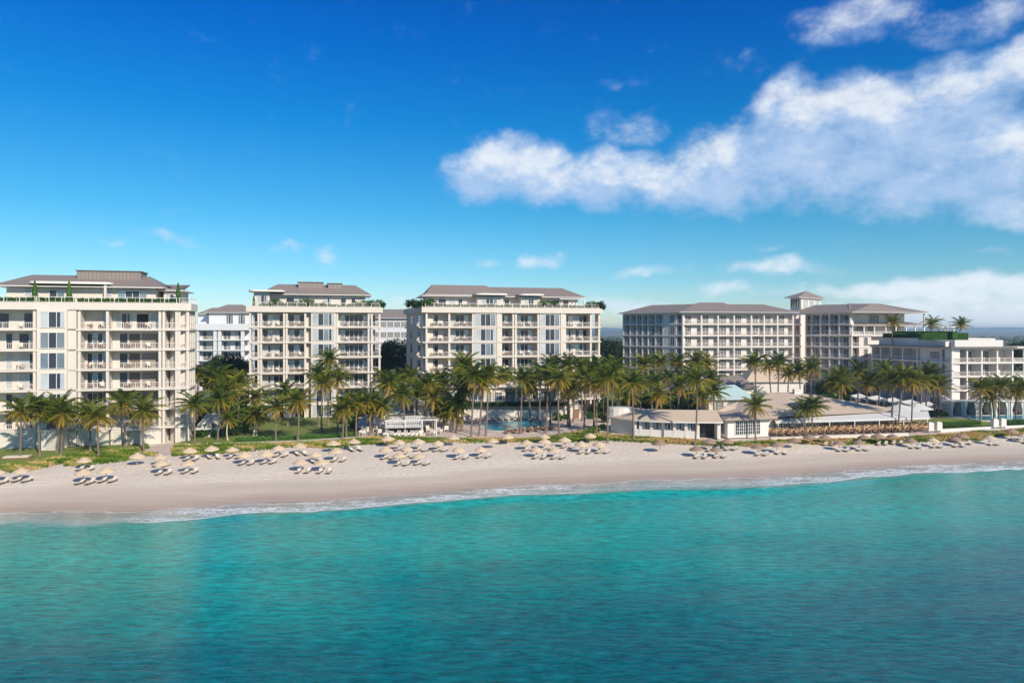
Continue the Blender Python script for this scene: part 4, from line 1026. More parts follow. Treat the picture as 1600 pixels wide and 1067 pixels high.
def zone(px, Z):
    r = Z[0]
    for z in Z:
        if px >= z[0]: r = z
    return r[1]
cnt = {}
for (px, cy, bx, by) in sorted(front):
    zn = zone(px, ZP); cnt[zn] = cnt.get(zn, 0) + 1
    palm(px, cy, bx, by, label='%s front-row palm from left, by the %s' % (ORD[cnt[zn] - 1], zn), group='palms along the front of the gardens', size=1.0 if px < 700 or px > 1000 else 1.08)
cnt = {}
for (px, cy, Y) in sorted(back):
    zn = zone(px, ZP); cnt[zn] = cnt.get(zn, 0) + 1
    palm(px, cy, px + prnd.uniform(-6, 6), None, Y, label='%s rear palm from left, behind the %s' % (ORD[cnt[zn] - 1], zn), group='palms in the rear of the gardens', size=prnd.uniform(1.0, 1.18))
# squat pale trunked palms on the lawn
for i, (px, cy, bx, by, sz, lb) in enumerate([(357, 655, 356, 688, .75, 'short palm with one stout pale trunk beside dark shrubs'), (398, 648, 396, 681, .95, 'broad palm with thick pale trunk at left edge of the mound'), (402, 650, 401, 680, .8, 'thinner pale trunk palm right beside the broad one on the mound')]):
    palm(px, cy, bx, by, label=lb, group='squat pale trunk palms', size=sz, skirt=False, trunkmat='white_trunk')
# three palms on the roof garden
for i, (px, cy, Y) in enumerate([(1395, 503, 192), (1457, 505, 184), (1501, 507, 186)]):
    palm(px, cy, px, None, Y, label='%s of the three palms on the hotel roof garden' % ['left', 'middle', 'right'][i], group='roof garden palms', size=.85, skirt=False, z=17.7)

# ================================================================ TREES AND SHRUBS
for (px, Y, h, s, lb) in [(355, 172, 12, 1.0, 'dark bushy tree before the white framed rear block'), (372, 176, 11, .9, 'dark rounded tree close to the left side of the second block'), (330, 180, 9, .8, 'low dark tree right behind the left block corner'),
     (604, 196, 13, 1.0, 'dark tree just right of the second block'), (620, 190, 15, 1.15, 'tall dark tree in the middle of the gap before the third block'), (633, 200, 11, .9, 'dark tree tucked beside the shaded side of the third block'), (612, 178, 9, .75, 'lower green tree in the gap right of the second block'),
     (945, 215, 15, 1.1, 'dark tree at the right end of the third block'), (958, 225, 14, 1.0, 'dark tree left of the hotel wing'), (966, 240, 11, .9, 'small dark tree touching the hotel corner'), (1598, 230, 14, 1.0, 'dark tree behind the roof garden at right edge')]:
    tree(px, Y, h, s, lb)
n = 0
SZ = [('mid lawn edge', [(284,680,2.2),(294,684,1.8),(300,676,2.4),(312,682,1.7),(320,683,1.9),(329,683,1.7),(346,680,2.0),(362,678,2.2),(370,680,1.6),(378,676,2.0),(388,668,2.4),(378,660,2.6),(368,652,2.8),(352,648,3.0),(386,640,3.0),(410,636,3.2),(425,630,2.6),(438,640,2.2),(450,634,2.6),(470,640,2.4),(488,636,2.6),(405,650,2.0),(375,640,3.2),(345,660,2.2)]),
      ('garden between left and second blocks', [(318,668,2.6),(334,664,2.8),(350,668,2.4),(364,664,3.0),(382,648,2.8),(396,638,3.2),(416,628,3.0),(432,624,3.2),(452,626,3.0),(472,628,2.8),(486,626,3.0),(308,660,2.8),(326,652,3.0),(342,646,3.2)]),
      ('grassy mound rim', [(500,644,2.2),(515,648,2.4),(528,656,2.2),(540,662,2.0),(548,655,2.4),(556,668,1.6),(520,640,2.4)]),
      ('club house rear', [(1045,643,2.0),(1055,641,2.4),(1066,642,2.2),(1076,640,2.6),(1087,642,2.2),(1096,640,2.0),(1103,643,1.8),(938,652,1.8),(930,648,2.0),(945,660,1.4),(922,655,1.4)]),
      ('pool deck side', [(868,656,1.2),(876,658,1.2),(884,656,1.0),(700,648,1.8),(710,640,2.4),(722,636,2.6),(684,650,1.4),(830,636,1.6),(660,655,1.2),(740,634,2.0),(912,640,2.0),(900,636,2.2)]),
      ('hotel pool side', [(1308,620,2.0),(1318,624,1.8),(1326,628,1.6),(1298,616,2.0),(1460,652,1.0),(1468,652,1.0),(1476,651,.9),(1352,618,1.6)]),
      ('grove left of the pergola', [(590,655,2.2),(575,652,2.4),(566,646,2.6),(598,645,2.6),(610,640,3.0),(640,634,3.0),(655,632,3.2),(668,634,2.8),(680,640,2.8),(694,636,3.0)]),
      ('palm grove right of the round pool', [(862,640,2.4),(874,636,2.6),(888,632,2.8),(918,632,2.6),(936,636,2.8),(948,640,2.6),(956,646,2.2),(942,648,2.0),(925,646,1.8),(905,628,2.8)]),
      ('grove behind the curved club wing', [(990,640,2.8),(1002,638,3.0),(1014,640,2.8),(1026,637,3.2),(1038,636,3.0),(1052,634,3.4),(1068,633,3.2),(1082,633,3.4),(1096,632,3.0),(1108,636,2.4),(980,644,2.2),(970,646,1.8)]),
      ('shaded grove by the canopied pool', [(1296,622,2.6),(1306,626,2.4),(1286,616,2.6),(1316,620,2.6),(1328,622,2.2)]),
      ('second block foot', [(395,612,2.6),(408,615,2.4),(420,612,2.8),(432,616,2.4),(446,614,2.6),(462,618,2.4),(478,616,2.6),(540,620,2.6),(560,622,2.4),(580,624,2.4)])]
for zn, L in SZ:
    for i, (px, py, s_) in enumerate(sorted(L)):
        k = 'broad' if (i + int(px)) % 3 else ('dark' if i % 2 else 'bright'); q = G(px, py)
        shrub(q, s_, k, '%s leafy green shrub from left at the %s' % (ORD[i] if i < 20 else 'twenty-' + ORD[i - 20], zn), 'garden shrubs')
# terrace planting on the roofs
def terrace_plants(frm, plist, z, bn, d=.75):
    for i, (px, s_, k, cone) in enumerate(sorted(plist)):
        q = Vector(frm(frm.s_of(px), d, z))
        o = shrub(q, s_, k, '%s planted shrub from left on the roof terrace of %s' % (ORD[i] if i < 20 else 'twenty-' + ORD[i - 20], bn), 'roof terrace shrubs', sz=s_ * (2.6 if cone else .8), name='cypress' if cone else 'terrace_shrub')
        if cone: o['label'] = '%s slim pointed cypress on roof terrace of the %s' % (cone, bn); o['category'] = 'cypress'
CONE = []
_m = MB(); _m.useage = True
_r = random.Random(3)
for i in range(900):
    t = _r.random() ** .8; rr = .48 * (1 - t) ** .7 * (.75 + .35 * _r.random()); a = _r.random() * 6.28; p = Vector((rr * math.cos(a), rr * math.sin(a), .15 + 3.0 * t)); l = .13
    nn = Vector((math.cos(a), math.sin(a), _r.uniform(.2, 1.2))).normalized(); u = nn.cross(Vector((_r.random(), _r.random(), 1))).normalized(); v_ = nn.cross(u)
    _m.quad([tuple(p - u * l), tuple(p + v_ * l * .6), tuple(p + u * l), tuple(p - v_ * l * .6)], age=_r.uniform(.3, 1))
CONE = _m.mesh('foliage', 'bright_leaf')
def cypress(frm, px, z, lb, s=1.0, d=.7):
    q = Vector(frm(frm.s_of(px), d, z)); r_ = thing('cypress', lb, 'cypress', q, 0, 'roof terrace cypresses'); r_.scale = (s, s, s); addobj('foliage', CONE, r_); addobj('stem', STEM, r_)
tz = LV[-1] + .85; t1 = L1[-1] + .85
for px, lb in ((52, 'left slim cypress on the roof terrace of the left block'), (106, 'middle slim cypress on the roof terrace of the left block'), (281, 'right slim cypress at the corner terrace of the left block')): cypress(fr1, px if px < 278 else 276, t1, lb, 1.15, .6 if px < 278 else 1.2)
cypress(fr2, 396, tz, 'small slim cypress on the roof terrace of the second block', .8)
terrace_plants(fr2, [(425,1.4,'broad',0),(432,1.6,'broad',0),(440,1.2,'dark',0),(456,.8,'broad',0),(464,1.2,'broad',0),(472,1.6,'broad',0),(480,1.7,'bright',0),(487,1.1,'broad',0),(497,.9,'broad',0),(505,1.2,'broad',0),(514,.8,'bright',0),(525,.8,'broad',0),(536,.7,'broad',0),(546,.8,'dark',0),(558,1.3,'bright',0),(565,1.5,'bright',0),(574,1.6,'broad',0),(582,1.8,'broad',0),(591,1.9,'broad',0)], tz, 'second block')
terrace_plants(fr3, [(645,1.7,'dark',0),(652,1.6,'dark',0),(660,1.9,'broad',0),(668,1.9,'broad',0),(677,1.8,'broad',0),(686,.8,'broad',0),(700,.6,'broad',0),(738,.9,'broad',0),(790,.8,'broad',0),(804,.7,'broad',0),(818,.7,'bright',0),(832,.7,'broad',0),(850,1.7,'broad',0),(858,1.9,'broad',0),(868,1.8,'broad',0),(880,.7,'broad',0),(900,.7,'broad',0),(922,1.6,'broad',0),(931,1.8,'broad',0),(940,1.9,'dark',0)], tz, 'third block')
def hedge(label, frm, s0, s1, d0, d1, z0, z1, mat, dens=60, seed=1, leaf=.12, name='hedge'):
    rnd = random.Random(seed); m_ = MB(); m_.useage = True; m_.box(s0 + .1, s1 - .1, d0 + .1, d1 - .1, z0, z1 - .1, fr=frm)
    n_ = int(((s1 - s0) * (z1 - z0 + d1 - d0)) * dens)
    for i in range(n_):
        f = rnd.random(); s_ = rnd.uniform(s0, s1)
        if f < .5: p = Vector(frm(s_, d0 + rnd.uniform(-.06, .12), rnd.uniform(z0, z1)))
        else: p = Vector(frm(s_, rnd.uniform(d0, d1), z1 + rnd.uniform(-.12, .10)))
        u = Vector((rnd.gauss(0, 1), rnd.gauss(0, 1), rnd.gauss(0, 1))).normalized(); v_ = u.orthogonal().normalized(); l = leaf * rnd.uniform(.6, 1.4)
        m_.quad([tuple(p - u * l), tuple(p + v_ * l * .5), tuple(p + u * l), tuple(p - v_ * l * .5)], age=rnd.random())
    o = m_.build(name, mat); TH.append(o); return tag(o, label, 'hedge')
for (a, b2, i) in ((-20, 56, 0), (60, 116, 1), (119, 276, 2)):
    hedge('low flowering planter row on the left block terrace, %s section' % ['left', 'middle', 'right'][i], fr1, fr1.s_of(a), fr1.s_of(b2), .2, .7, t1, t1 + .75, 'broad_leaf', 50, i, .15, 'planter_hedge')
for (a, b2, i) in ((402, 478, 0), (486, 592, 1)): hedge('low planter row on the second block terrace, %s section' % ['left', 'right'][i], fr2, fr2.s_of(a), fr2.s_of(b2), .2, .6, tz, tz + .55, 'broad_leaf', 50, 5 + i, .14, 'planter_hedge')
hedge('low planter row along the third block terrace edge', fr3, fr3.s_of(664), fr3.s_of(934), .2, .6, tz, tz + .6, 'broad_leaf', 50, 9, .14, 'planter_hedge')
hedge('clipped green hedge on the shaded side of the hotel roof garden', fE, sE(1369), sE(1443), 2.0, 3.6, 19.6, 20.75, 'bright_leaf', 90, 12, .13)
hedge('second clipped hedge behind the first on the hotel roof garden', fE, sE(1369), sE(1462), 5.0, 6.6, 19.6, 21.3, 'bright_leaf', 90, 13, .13)
hedge('long clipped green hedge above the white parapet of the hotel roof garden', Frame(fF(-3, 6.5, 0)[:2], fF(13.5, 6.5, 0)[:2]), 0, 13, 0, 1.4, 19.2, 20.9, 'bright_leaf', 90, 14, .13)
hedge('dark planting band above the retaining wall behind the pool loungers', Frame(W(700, 151, 0).xy, W(895, 153, 0).xy), 0, 26, 0, 1.2, 5.2, 6.0, 'dark_leaf', 60, 15, .15)
hedge('low hedge in front of the right hand lawn', Frame(G(1440, 671).xy, G(1552, 667).xy), 0, 14.5, 0, 1.3, 2.3, 3.0, 'broad_leaf', 70, 16, .13)
hedge('low hedge right of the right pair of gate posts', Frame(G(1572, 666.5).xy, G(1640, 664).xy), 0, 9, 0, 1.2, 2.3, 3.0, 'broad_leaf', 70, 17, .13)
hedge('bright green border planting at the foot of the grassy mound', Frame(G(366, 691).xy, G(550, 683).xy), 0, 21, 0, 1.6, 2.0, 2.75, 'bright_leaf', 80, 18, .2)
# wooded land behind the resort that reads as one mass
_r = random.Random(8); _m = MB(); _m.useage = True
for i in range(1500):
    Y_ = 262 + 1500 * _r.random() ** 1.7; X_ = _r.uniform(-.95, .95) * Y_; h_ = _r.uniform(3.5, 8.5); ww = _r.uniform(2.5, 5.5) * (1 + Y_ / 1500); ag = _r.random() * .7
    for q in range(34):
        a = _r.random() * 6.28; zz = _r.random(); rr = ww * math.sqrt(max(.05, 1 - (zz * 1.2 - .35) ** 2)) * _r.uniform(.5, 1); p = Vector((X_ + rr * math.cos(a), Y_ + rr * math.sin(a), 2.4 + h_ * zz))
        u = Vector((_r.gauss(0, 1), _r.gauss(0, 1), _r.gauss(0, .6))).normalized(); v_ = u.orthogonal().normalized(); l = .9 * (1 + Y_ / 1200) * _r.uniform(.6, 1.3)
        _m.quad([tuple(p - u * l), tuple(p + v_ * l * .6), tuple(p + u * l), tuple(p - v_ * l * .6)], age=min(1, max(0, ag + _r.uniform(-.2, .3))))
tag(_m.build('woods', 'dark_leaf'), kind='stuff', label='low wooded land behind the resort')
# ---------------------------------------------------------------- dune plants: bands nobody could count
def cover(name, rows, seed, tint, dens=12, hmax=.55, mat='dune_leaf', label=None):
    """rows (px, ytop, ybottom): tufts of leaves on the ground between the two lines"""
    rnd = random.Random(seed); m_ = MB(); m_.useage = True
    x0, x1 = rows[0][0], rows[-1][0]; step = 2.5; px = x0
    while px < x1:
        px += step * rnd.uniform(.7, 1.3); yt, yb = lerp_list(rows, px, 1), lerp_list(rows, px, 2)
        if yb - yt < .5: continue
        a, b2 = G(px, yt), G(px, yb); ln = (a - b2).length; wpx = step / F * a.y
        for i in range(int(ln * wpx * dens) + 1):
            t = rnd.random(); p = b2.lerp(a, t); p.x += rnd.uniform(-1, 1) * wpx; z = gzb(p.x, p.y) + .02
            ed = min(1, t * 4 + .35, (1 - t) * 4 + .35)
            patch = .5 + .5 * math.sin(p.x * .43 + seed + 1.7 * math.sin(p.y * .8)) * math.cos(p.x * .17 + p.y * 1.1 + seed * 2)
            if rnd.random() > 1.15 - .55 * abs(math.sin(p.x * .23 + p.y * .4 + seed)): continue
            tone = tint - .14 + 1.15 * (patch - .5) + rnd.uniform(-.15, .15) - .25 * (1 - t) 
            h = hmax * ed * rnd.uniform(.5, 1.1)
            for k in range(5):
                an = rnd.random() * 6.28; w_ = rnd.uniform(.05, .1); le = Vector((math.cos(an), math.sin(an), 0)) * rnd.uniform(.15, .45) * h * 1.6
                q = Vector((p.x, p.y, z)); s_ = Vector((-math.sin(an), math.cos(an), 0)) * w_
                mid = q + le * .5 + Vector((0, 0, h * .75)); tip = q + le * 1.3 + Vector((0, 0, h * rnd.uniform(.6, 1.1)))
                m_.quad([tuple(q - s_ * .5), tuple(q + s_ * .5), tuple(mid + s_), tuple(tip), tuple(mid - s_)], age=min(1, max(0, tone + .1 * k / 5)))
    return tag(m_.build(name, mat), kind='stuff', label=label)
cover('dune_plants', [(-160, 742, 770), (0, 728, 741), (50, 722, 737), (105, 713, 723), (160, 708, 714), (215, 701, 706), (232, 700, 702)], 1, .72)
cover('dune_plants', [(100, 724, 730), (125, 716, 729), (180, 709, 723), (215, 706, 717), (243, 708, 711)], 2, .6)
cover('dune_plants', [(268, 702, 714), (290, 699, 713), (330, 698, 711), (390, 697, 706), (440, 697, 702)], 3, .62)
cover('dune_plants', [(270, 697, 700), (330, 695, 700), (400, 694, 700), (470, 692, 700), (540, 688, 700), (556, 686, 696), (600, 682, 695), (700, 686, 692), (780, 686, 692), (800, 687, 692), (900, 682, 691), (950, 676, 689), (962, 684, 687)], 4, .72)
cover('dune_plants', [(860, 683, 689), (900, 676, 684), (930, 669, 678), (942, 664, 672)], 5, .55)
cover('dune_plants', [(930, 681, 688), (970, 680, 690), (1000, 683, 692), (1060, 687, 695), (1100, 690, 697), (1150, 691, 698), (1200, 690, 699), (1215, 689, 694), (1300, 687, 696), (1400, 685, 694), (1460, 681, 691), (1530, 674, 689), (1550, 676, 683), (1620, 667, 680)], 6, .72)
# ================================================================ BEACH FURNITURE
UMB_L = proto_umbrella('thatch_light'); UMB_B = proto_umbrella('thatch_brown', 1.22)
LNG = proto_lounger('dark_frame', 'cushion_white')
frn = random.Random(77)
UZ = [(-200, 'sand below the far left lawn'), (190, 'sand at the garden path'), (345, 'sand left of the mound palms'), (440, 'sand right below the mound'),
      (575, 'sand before the white pergola'), (690, 'sand left of the round pool'), (775, 'sand before the round pool'), (840, 'sand just right of the round pool'), (1020, 'sand before the open club bay'), (1150, 'sand before the club windows'), (1250, 'sand before the long awning'), (1400, 'sand by the gate posts'), (1530, 'sand at the far right edge')]
umb = [(-4,734,0),(33,732,0),(131,716,0),(131,735,0),(166,732,0),(214,710,0),(250,710,0),(253,722,0),(294,720,0),(296,702,0),(331,699,0),(363,698,0),(382,707,0),(416,706,0),(435,696,0),(468,694,0),(493,706,0),(525,703,0),
       (470,719,0),(503,719,0),(521,690,0),(553,688,0),(606,683,0),(624,688,0),(654,688,0),(684,688,0),(603,700,0),(636,698,0),(624,709,0),(655,708,0),(708,682,0),(716,699,0),(751,698,0),(770,685,0),
       (793,680,0),(823,688,0),(851,687,0),(838,699,0),(867,699,0),(850,679,0),(882,684,0),(908,692,0),(936,691,0),(922,678,0),(1031,692,1),(1089,699,1),(1119,698,1),(1108,688,1),(1136,687,1),(1184,695,1),(1215,693,1),
       (1242,686,1),(1265,681,1),(1289,680,1),(1311,689,1),(1342,688,1),(1350,679,1),(1372,680,1),(1395,679,1),(1424,685,1),(1457,684,0),(1492,683,1),(1503,679,1),(1546,680,0),(1580,672,1),(1600,678,0)]
noL = {(1031,692),(1350,679),(1265,681),(1242,686),(214,710),(708,682),(793,680),(850,679),(922,678),(521,690),(770,685),(606,683)}
cnt = {}
for (px, py, b_) in sorted(umb):
    Y = 112.0
    for _ in range(6): q = G(px, py + 1.65 * F / Y); Y = q.y
    q.z = gzb(q.x, q.y) - .05
    zn = zone(px, UZ); cnt[zn] = cnt.get(zn, 0) + 1
    place(UMB_B if b_ else UMB_L, q, frn.random() * 3, '%s %s thatched umbrella from left on the %s' % (ORD[cnt[zn] - 1], 'brown' if b_ else 'straw-coloured', zn), 'thatched umbrellas on the beach', frn.uniform(.84, 1.0))
    TH[-1].rotation_euler.x = frn.uniform(-.06, .06); TH[-1].rotation_euler.y = frn.uniform(-.06, .06)
    if (px, py) in noL: continue
    base = R(14) + R(frn.choice([-26, -18, 22]) if px < 560 else frn.choice([-52, -44, -38]))
    for k in (0, 1):
        p = q + Vector((U.x, U.y, 0)) * (-.65 + 1.3 * k + .35) - Vector((N.x, N.y, 0)) * (.5 + .25 * k); p.z = gzb(p.x, p.y) + .01
        place(LNG, p, base + frn.uniform(-.08, .08), '%s lounger at the %s umbrella from left, %s' % ('left cream' if k == 0 else 'right cream', ORD[cnt[zn] - 1], zn), 'sun loungers on the sand', .78)
# empty-handed clusters of loungers whose umbrellas stand further off
# ================================================================ POOLS
def pool(label, pts, z=2.42, name='swimming_pool'):
    P = [G(*p) for p in pts]; c = sum(P, Vector()) / len(P)
    root = thing(name, label, 'pool', (c.x, c.y, 2.3)); out = []
    n = len(P); sm = []
    for i in range(n):      # smooth closed outline
        p0_, p1_, p2_, p3_ = P[i - 1], P[i], P[(i + 1) % n], P[(i + 2) % n]
        for k in range(5):
            t = k / 5; sm.append(.5 * ((2 * p1_) + (p2_ - p0_) * t + (2 * p0_ - 5 * p1_ + 4 * p2_ - p3_) * t * t + (3 * p1_ - p0_ - 3 * p2_ + p3_) * t ** 3))
    m_ = MB(); o = [((p - c) * 1.0 + c) for p in sm]; e = [c + (p - c) * (1 + .45 / max(1, (p - c).length)) for p in sm]
    N_ = len(sm)
    for i in range(N_):
        j = (i + 1) % N_; a, b2, x, y = sm[i], sm[j], e[i], e[j]
        m_.quad([(a.x, a.y, z + .06), (b2.x, b2.y, z + .06), (y.x, y.y, z + .06), (x.x, x.y, z + .06)]); m_.quad([(a.x, a.y, z - .2), (b2.x, b2.y, z - .2), (b2.x, b2.y, z + .06), (a.x, a.y, z + .06)])
        m_.quad([(x.x, x.y, z + .06), (y.x, y.y, z + .06), (y.x, y.y, z - .3), (x.x, x.y, z - .3)])
    m_.build('coping', 'stone_pale', root); m_ = MB(); m_.prism([(p.x, p.y) for p in sm], z - .3, z); m_.build('pool_surface', 'pool_water', root); return root
pool('rounded turquoise pool with lounger rows behind it, centre of the resort', [(757,671),(752,666),(757,661),(790,659),(820,658),(848,658),(862,662),(868,667),(855,669),(830,671),(800,674),(775,674)])
pool('small blue pool with loungers beside white boat-shaped deck at far left', [(-60,714),(-60,706),(8,705),(14,708),(8,714)], 2.0)
pool('deep blue pool in shade under the scalloped canopies', [(1346,642),(1344,636),(1352,634),(1385,638),(1405,641),(1392,645),(1360,646)])
pool('long pale turquoise pool in front of the dark curtained cabanas', [(1517,655),(1520,651),(1560,649.5),(1640,650),(1640,658),(1580,660),(1535,659)])
# ================================================================ BUILDINGS OF THE GARDEN
def canopy_sheet(root, pts, z, mat, nx=8, sag=.25, name='canopy'): pass
# podium in front of the third block
PA, PB = W(700, 152, 0).xy, W(905, 155, 0).xy; fP = Frame(PA, PB); sP = fP.s_of
PD = building('low cream terrace pavilion below the third block, with white balustrade and dark windows', (PA.x, PA.y, 2.3), [PA, PB], [PB + Vector((0, 6)), PA + Vector((0, 6))], [2.3, 5.5, 9.3],
    [[(702, 728, 'G', {'f': (.1, .9), 'n': 4, 0: dict(kind='W')}), (729, 757, 'B', {0: dict(kind='W'), 'n': 3}), (758, 770, 'G', {'f': (.2, .8), 'n': 2, 'style': 'french', 0: dict(kind='W')}), (771, 786, 'G', {'f': (.15, .85), 'n': 2, 0: dict(kind='W'), 'style': 'french'}),
      (788, 806, 'B', {'f': (.15, .85), 'n': 3, 0: dict(kind='W'), 'style': 'french'}), (808, 842, 'B', {'f': (.1, .9), 'n': 5, 0: dict(kind='W'), 'style': 'french'}), (843, 870, 'B', {'f': (.1, .9), 'n': 4, 0: dict(kind='W')}), (871, 904, 'W')]], rooftop=.15, depth=1.6)
hip(PD, rect(fP, sP(778), sP(838), -1.2, 6), 9.5, fP(sP(792), 2.4, 0), fP(sP(822), 2.4, 0), 10.9, mat='white_paint', name='tent_roof', soffit='white_paint', fascia=.15)
hip(PD, rect(fP, sP(702), sP(752), -1.0, 6), 9.5, fP(sP(715), 2.4, 0), fP(sP(738), 2.4, 0), 10.5, mat='white_paint', name='tent_roof', soffit='white_paint', fascia=.15)
def wallthing(name, label, fr, s0, s1, d0, d1, z0, z1, mat, cat='wall', cap=True):
    r_ = thing(name, label, cat, (fr.A.x, fr.A.y, z0)); m_ = MB(); m_.box(s0, s1, d0, d1, z0 - .4, z1, fr=fr); m_.build('wall', mat, r_)
    if cap: m_ = MB(); m_.box(s0 - .08, s1 + .08, d0 - .08, d1 + .08, z1, z1 + .14, fr=fr); m_.build('coping', 'white_paint', r_)
    return r_
fw = Frame(W(735, 150, 0).xy, W(880, 152, 0).xy)
wallthing('retaining_wall', 'pale retaining wall behind the pool umbrellas with planting above', fw, 0, fw.L, 0, .6, 2.3, 4.3, 'stucco')
fw = Frame(G(700, 652).xy, G(868, 648).xy); wallthing('low_wall', 'low pale wall between the two rows of pool loungers', fw, 0, fw.L, 0, .4, 2.3, 2.75, 'white_paint')
fw = Frame(G(1350, 690 - 3).xy, G(1456, 679).xy); wallthing('low_wall', 'low pale kerb wall along the seaward edge of the dining terrace', Frame(G(1205, 688).xy, G(1455, 680).xy), 0, 29, 0, .35, 1.8, 2.14, 'stone_pale', cap=False)
wallthing('low_wall', 'low white garden wall between the two pairs of gate posts', Frame(G(1470, 674.5).xy, G(1551, 669.5).xy), 0, 13.5, 0, .3, 1.8, 2.14, 'white_paint', cap=False)
wallthing('low_wall', 'low white garden wall right of the right pair of gate posts', Frame(G(1571, 668.5).xy, G(1640, 665).xy), 0, 10, 0, .3, 1.8, 2.14, 'white_paint', cap=False)
for i, (px, py) in enumerate([(1453, 676.5), (1466, 675.5), (1554, 669.5), (1566, 668.8)]):
    q = G(px, py); r_ = thing('gate_post', 'white square garden gate post, %s' % ['left one of the left pair', 'right one of the left pair', 'left one of the right pair', 'right one of the right pair'][i], 'gate post', (q.x, q.y, 2.1), R(7), 'white gate posts to the beach')
    m_ = MB(); m_.box(-.55, .55, -.45, .45, 0, 1.45); m_.box(-.62, .62, -.5, .5, 0, .25); 
    for k in range(5): a = .52 - .1 * k * k * .25; m_.box(-a, a, -a * .85, a * .85, 1.45 + k * .045, 1.50 + k * .045)
    addobj('shaft', m_.mesh('shaft', 'white_paint'), r_)
# ---- white pergola -------------------------------------------------
q0, q1 = G(603, 683).xy, G(682, 681).xy; fq = Frame(q0, q1); r_ = thing('pergola', 'white slatted pergola with a striped sloping roof beside the beach chairs', 'pergola', (q0.x, q0.y, 2.3))
Lq = fq.L
for s_ in (0, Lq * .38, Lq * .72, Lq):
    for d in (0, 4.5): m_ = MB(); m_.box(s_ - .08, s_ + .08, d - .08, d + .08, 2.1, 5.2, fr=fq); m_.build('post', 'white_paint', r_)
m_ = MB(); m_.box(-.3, Lq + .3, -.08, .08, 5.2, 5.36, fr=fq); m_.box(-.3, Lq + .3, 4.42, 4.58, 5.2, 5.36, fr=fq); m_.build('beam', 'white_paint', r_)
m_ = MB()
k = 0.0
while k < Lq * .72:
    m_.quad([fq(k, -.5, 4.0), fq(k + .26, -.5, 4.0), fq(k + .26, 4.3, 5.6), fq(k, 4.3, 5.6)]); m_.quad([fq(k + .26, -.5, 3.96), fq(k, -.5, 3.96), fq(k, 4.3, 5.56), fq(k + .26, 4.3, 5.56)]); k += .32
m_.build('slatted_roof', 'canvas_white', r_)
m_ = MB(); m_.box(.3, Lq * .7, 3.6, 4.2, 2.1, 3.4, fr=fq); m_.build('bar_counter', 'dark_frame', r_)
m_ = MB()
for k in range(5): m_.box(Lq * .74 + k * .45, Lq * .74 + k * .45 + .07, .2, 4.2, 5.36, 5.48, fr=fq)
m_.build('rafters', 'white_paint', r_)
# glazed pavilion roofs and pale tents
def gable(name, label, px0, px1, Y, dep, z0, zr, mat, cat='pavilion', ang=10, wallm='stucco'):
    a = W(px0, Y, 0).xy; b2 = on(a, Vector((math.cos(R(ang)), math.sin(R(ang)))), px1); fr = Frame(a, b2)
    r_ = thing(name, label, cat, (a.x, a.y, 2.3)); rwall(r_, rect(fr, .8, fr.L - .8, .8, dep - .8), 2.2, z0, wallm)
    hip(r_, rect(fr, 0, fr.L, 0, dep), z0 + .1, fr(fr.L * .28, dep * .55, 0), fr(fr.L * .72, dep * .55, 0), zr, mat, fascia=.12); return r_, fr
m_roofless = None
gable('glass_pavilion', 'pavilion with a blue-green glazed sloping roof behind the white pergola', 600, 668, 140, 7, 4.9, 7.9, 'glass_roof')
gable('garden_pavilion', 'small grey roofed garden pavilion left of the white pergola', 556, 604, 133, 6, 3.3, 5.2, 'grey_canvas')
gable('garden_pavilion', 'pale fabric roofed pavilion half hidden behind the dark shrubs near left block', 303, 345, 126, 7, 3.8, 6.3, 'canvas_white')
gable('garden_pavilion', 'small white fabric roof showing above the palms right of the second block', 585, 645, 152, 7, 8.6, 10.6, 'canvas_white')
gable('garden_pavilion', 'small cream pavilion above the greenery left of the third block foot', 640, 668, 140, 5, 6.6, 7.6, 'canvas_white')
# white box shed and porch in front of the left block
q = G(76, 704); r_ = thing('garden_shed', 'white boxy garden shed with open dark front before the left block', 'shed', (q.x, q.y, 2.0)); m_ = MB(); m_.box(-1.2, 1.1, 0, 3, -.2, 3.4); m_.box(-1.4, 1.3, -.2, 3.1, 3.4, 3.62); addobj('walls', m_.mesh('walls', 'white_paint'), r_)
m_ = MB(); m_.box(-.5, 1.0, -.03, 0, .1, 2.9); addobj('opening', m_.mesh('opening', 'render_wall'), r_)
q = G(208, 696); r_ = thing('garden_porch', 'white freestanding flat arch porch near the right end of the left block', 'porch', (q.x, q.y, 2.2), R(14)); m_ = MB(); m_.box(-1.3, -1.0, 0, 1.2, -.2, 2.6); m_.box(1.0, 1.3, 0, 1.2, -.2, 2.6); m_.box(-1.4, 1.4, -.1, 1.3, 2.6, 2.85); addobj('arch', m_.mesh('arch', 'white_paint'), r_)
# boat-like deck by the left pool
q = G(28, 716); r_ = thing('day_bed', 'low white day bed platform beside the small far left pool', 'day bed', (q.x, q.y, 1.95), R(14)); m_ = MB(); m_.box(-1.9, 1.9, -.7, .9, .2, .42); m_.box(-1.7, 1.7, -.5, .7, 0, .2); addobj('platform', m_.mesh('platform', 'teak'), r_); m_ = MB(); m_.box(-1.8, 1.6, -.6, .8, .43, .6); addobj('mattress', m_.mesh('mattress', 'cushion_white'), r_)
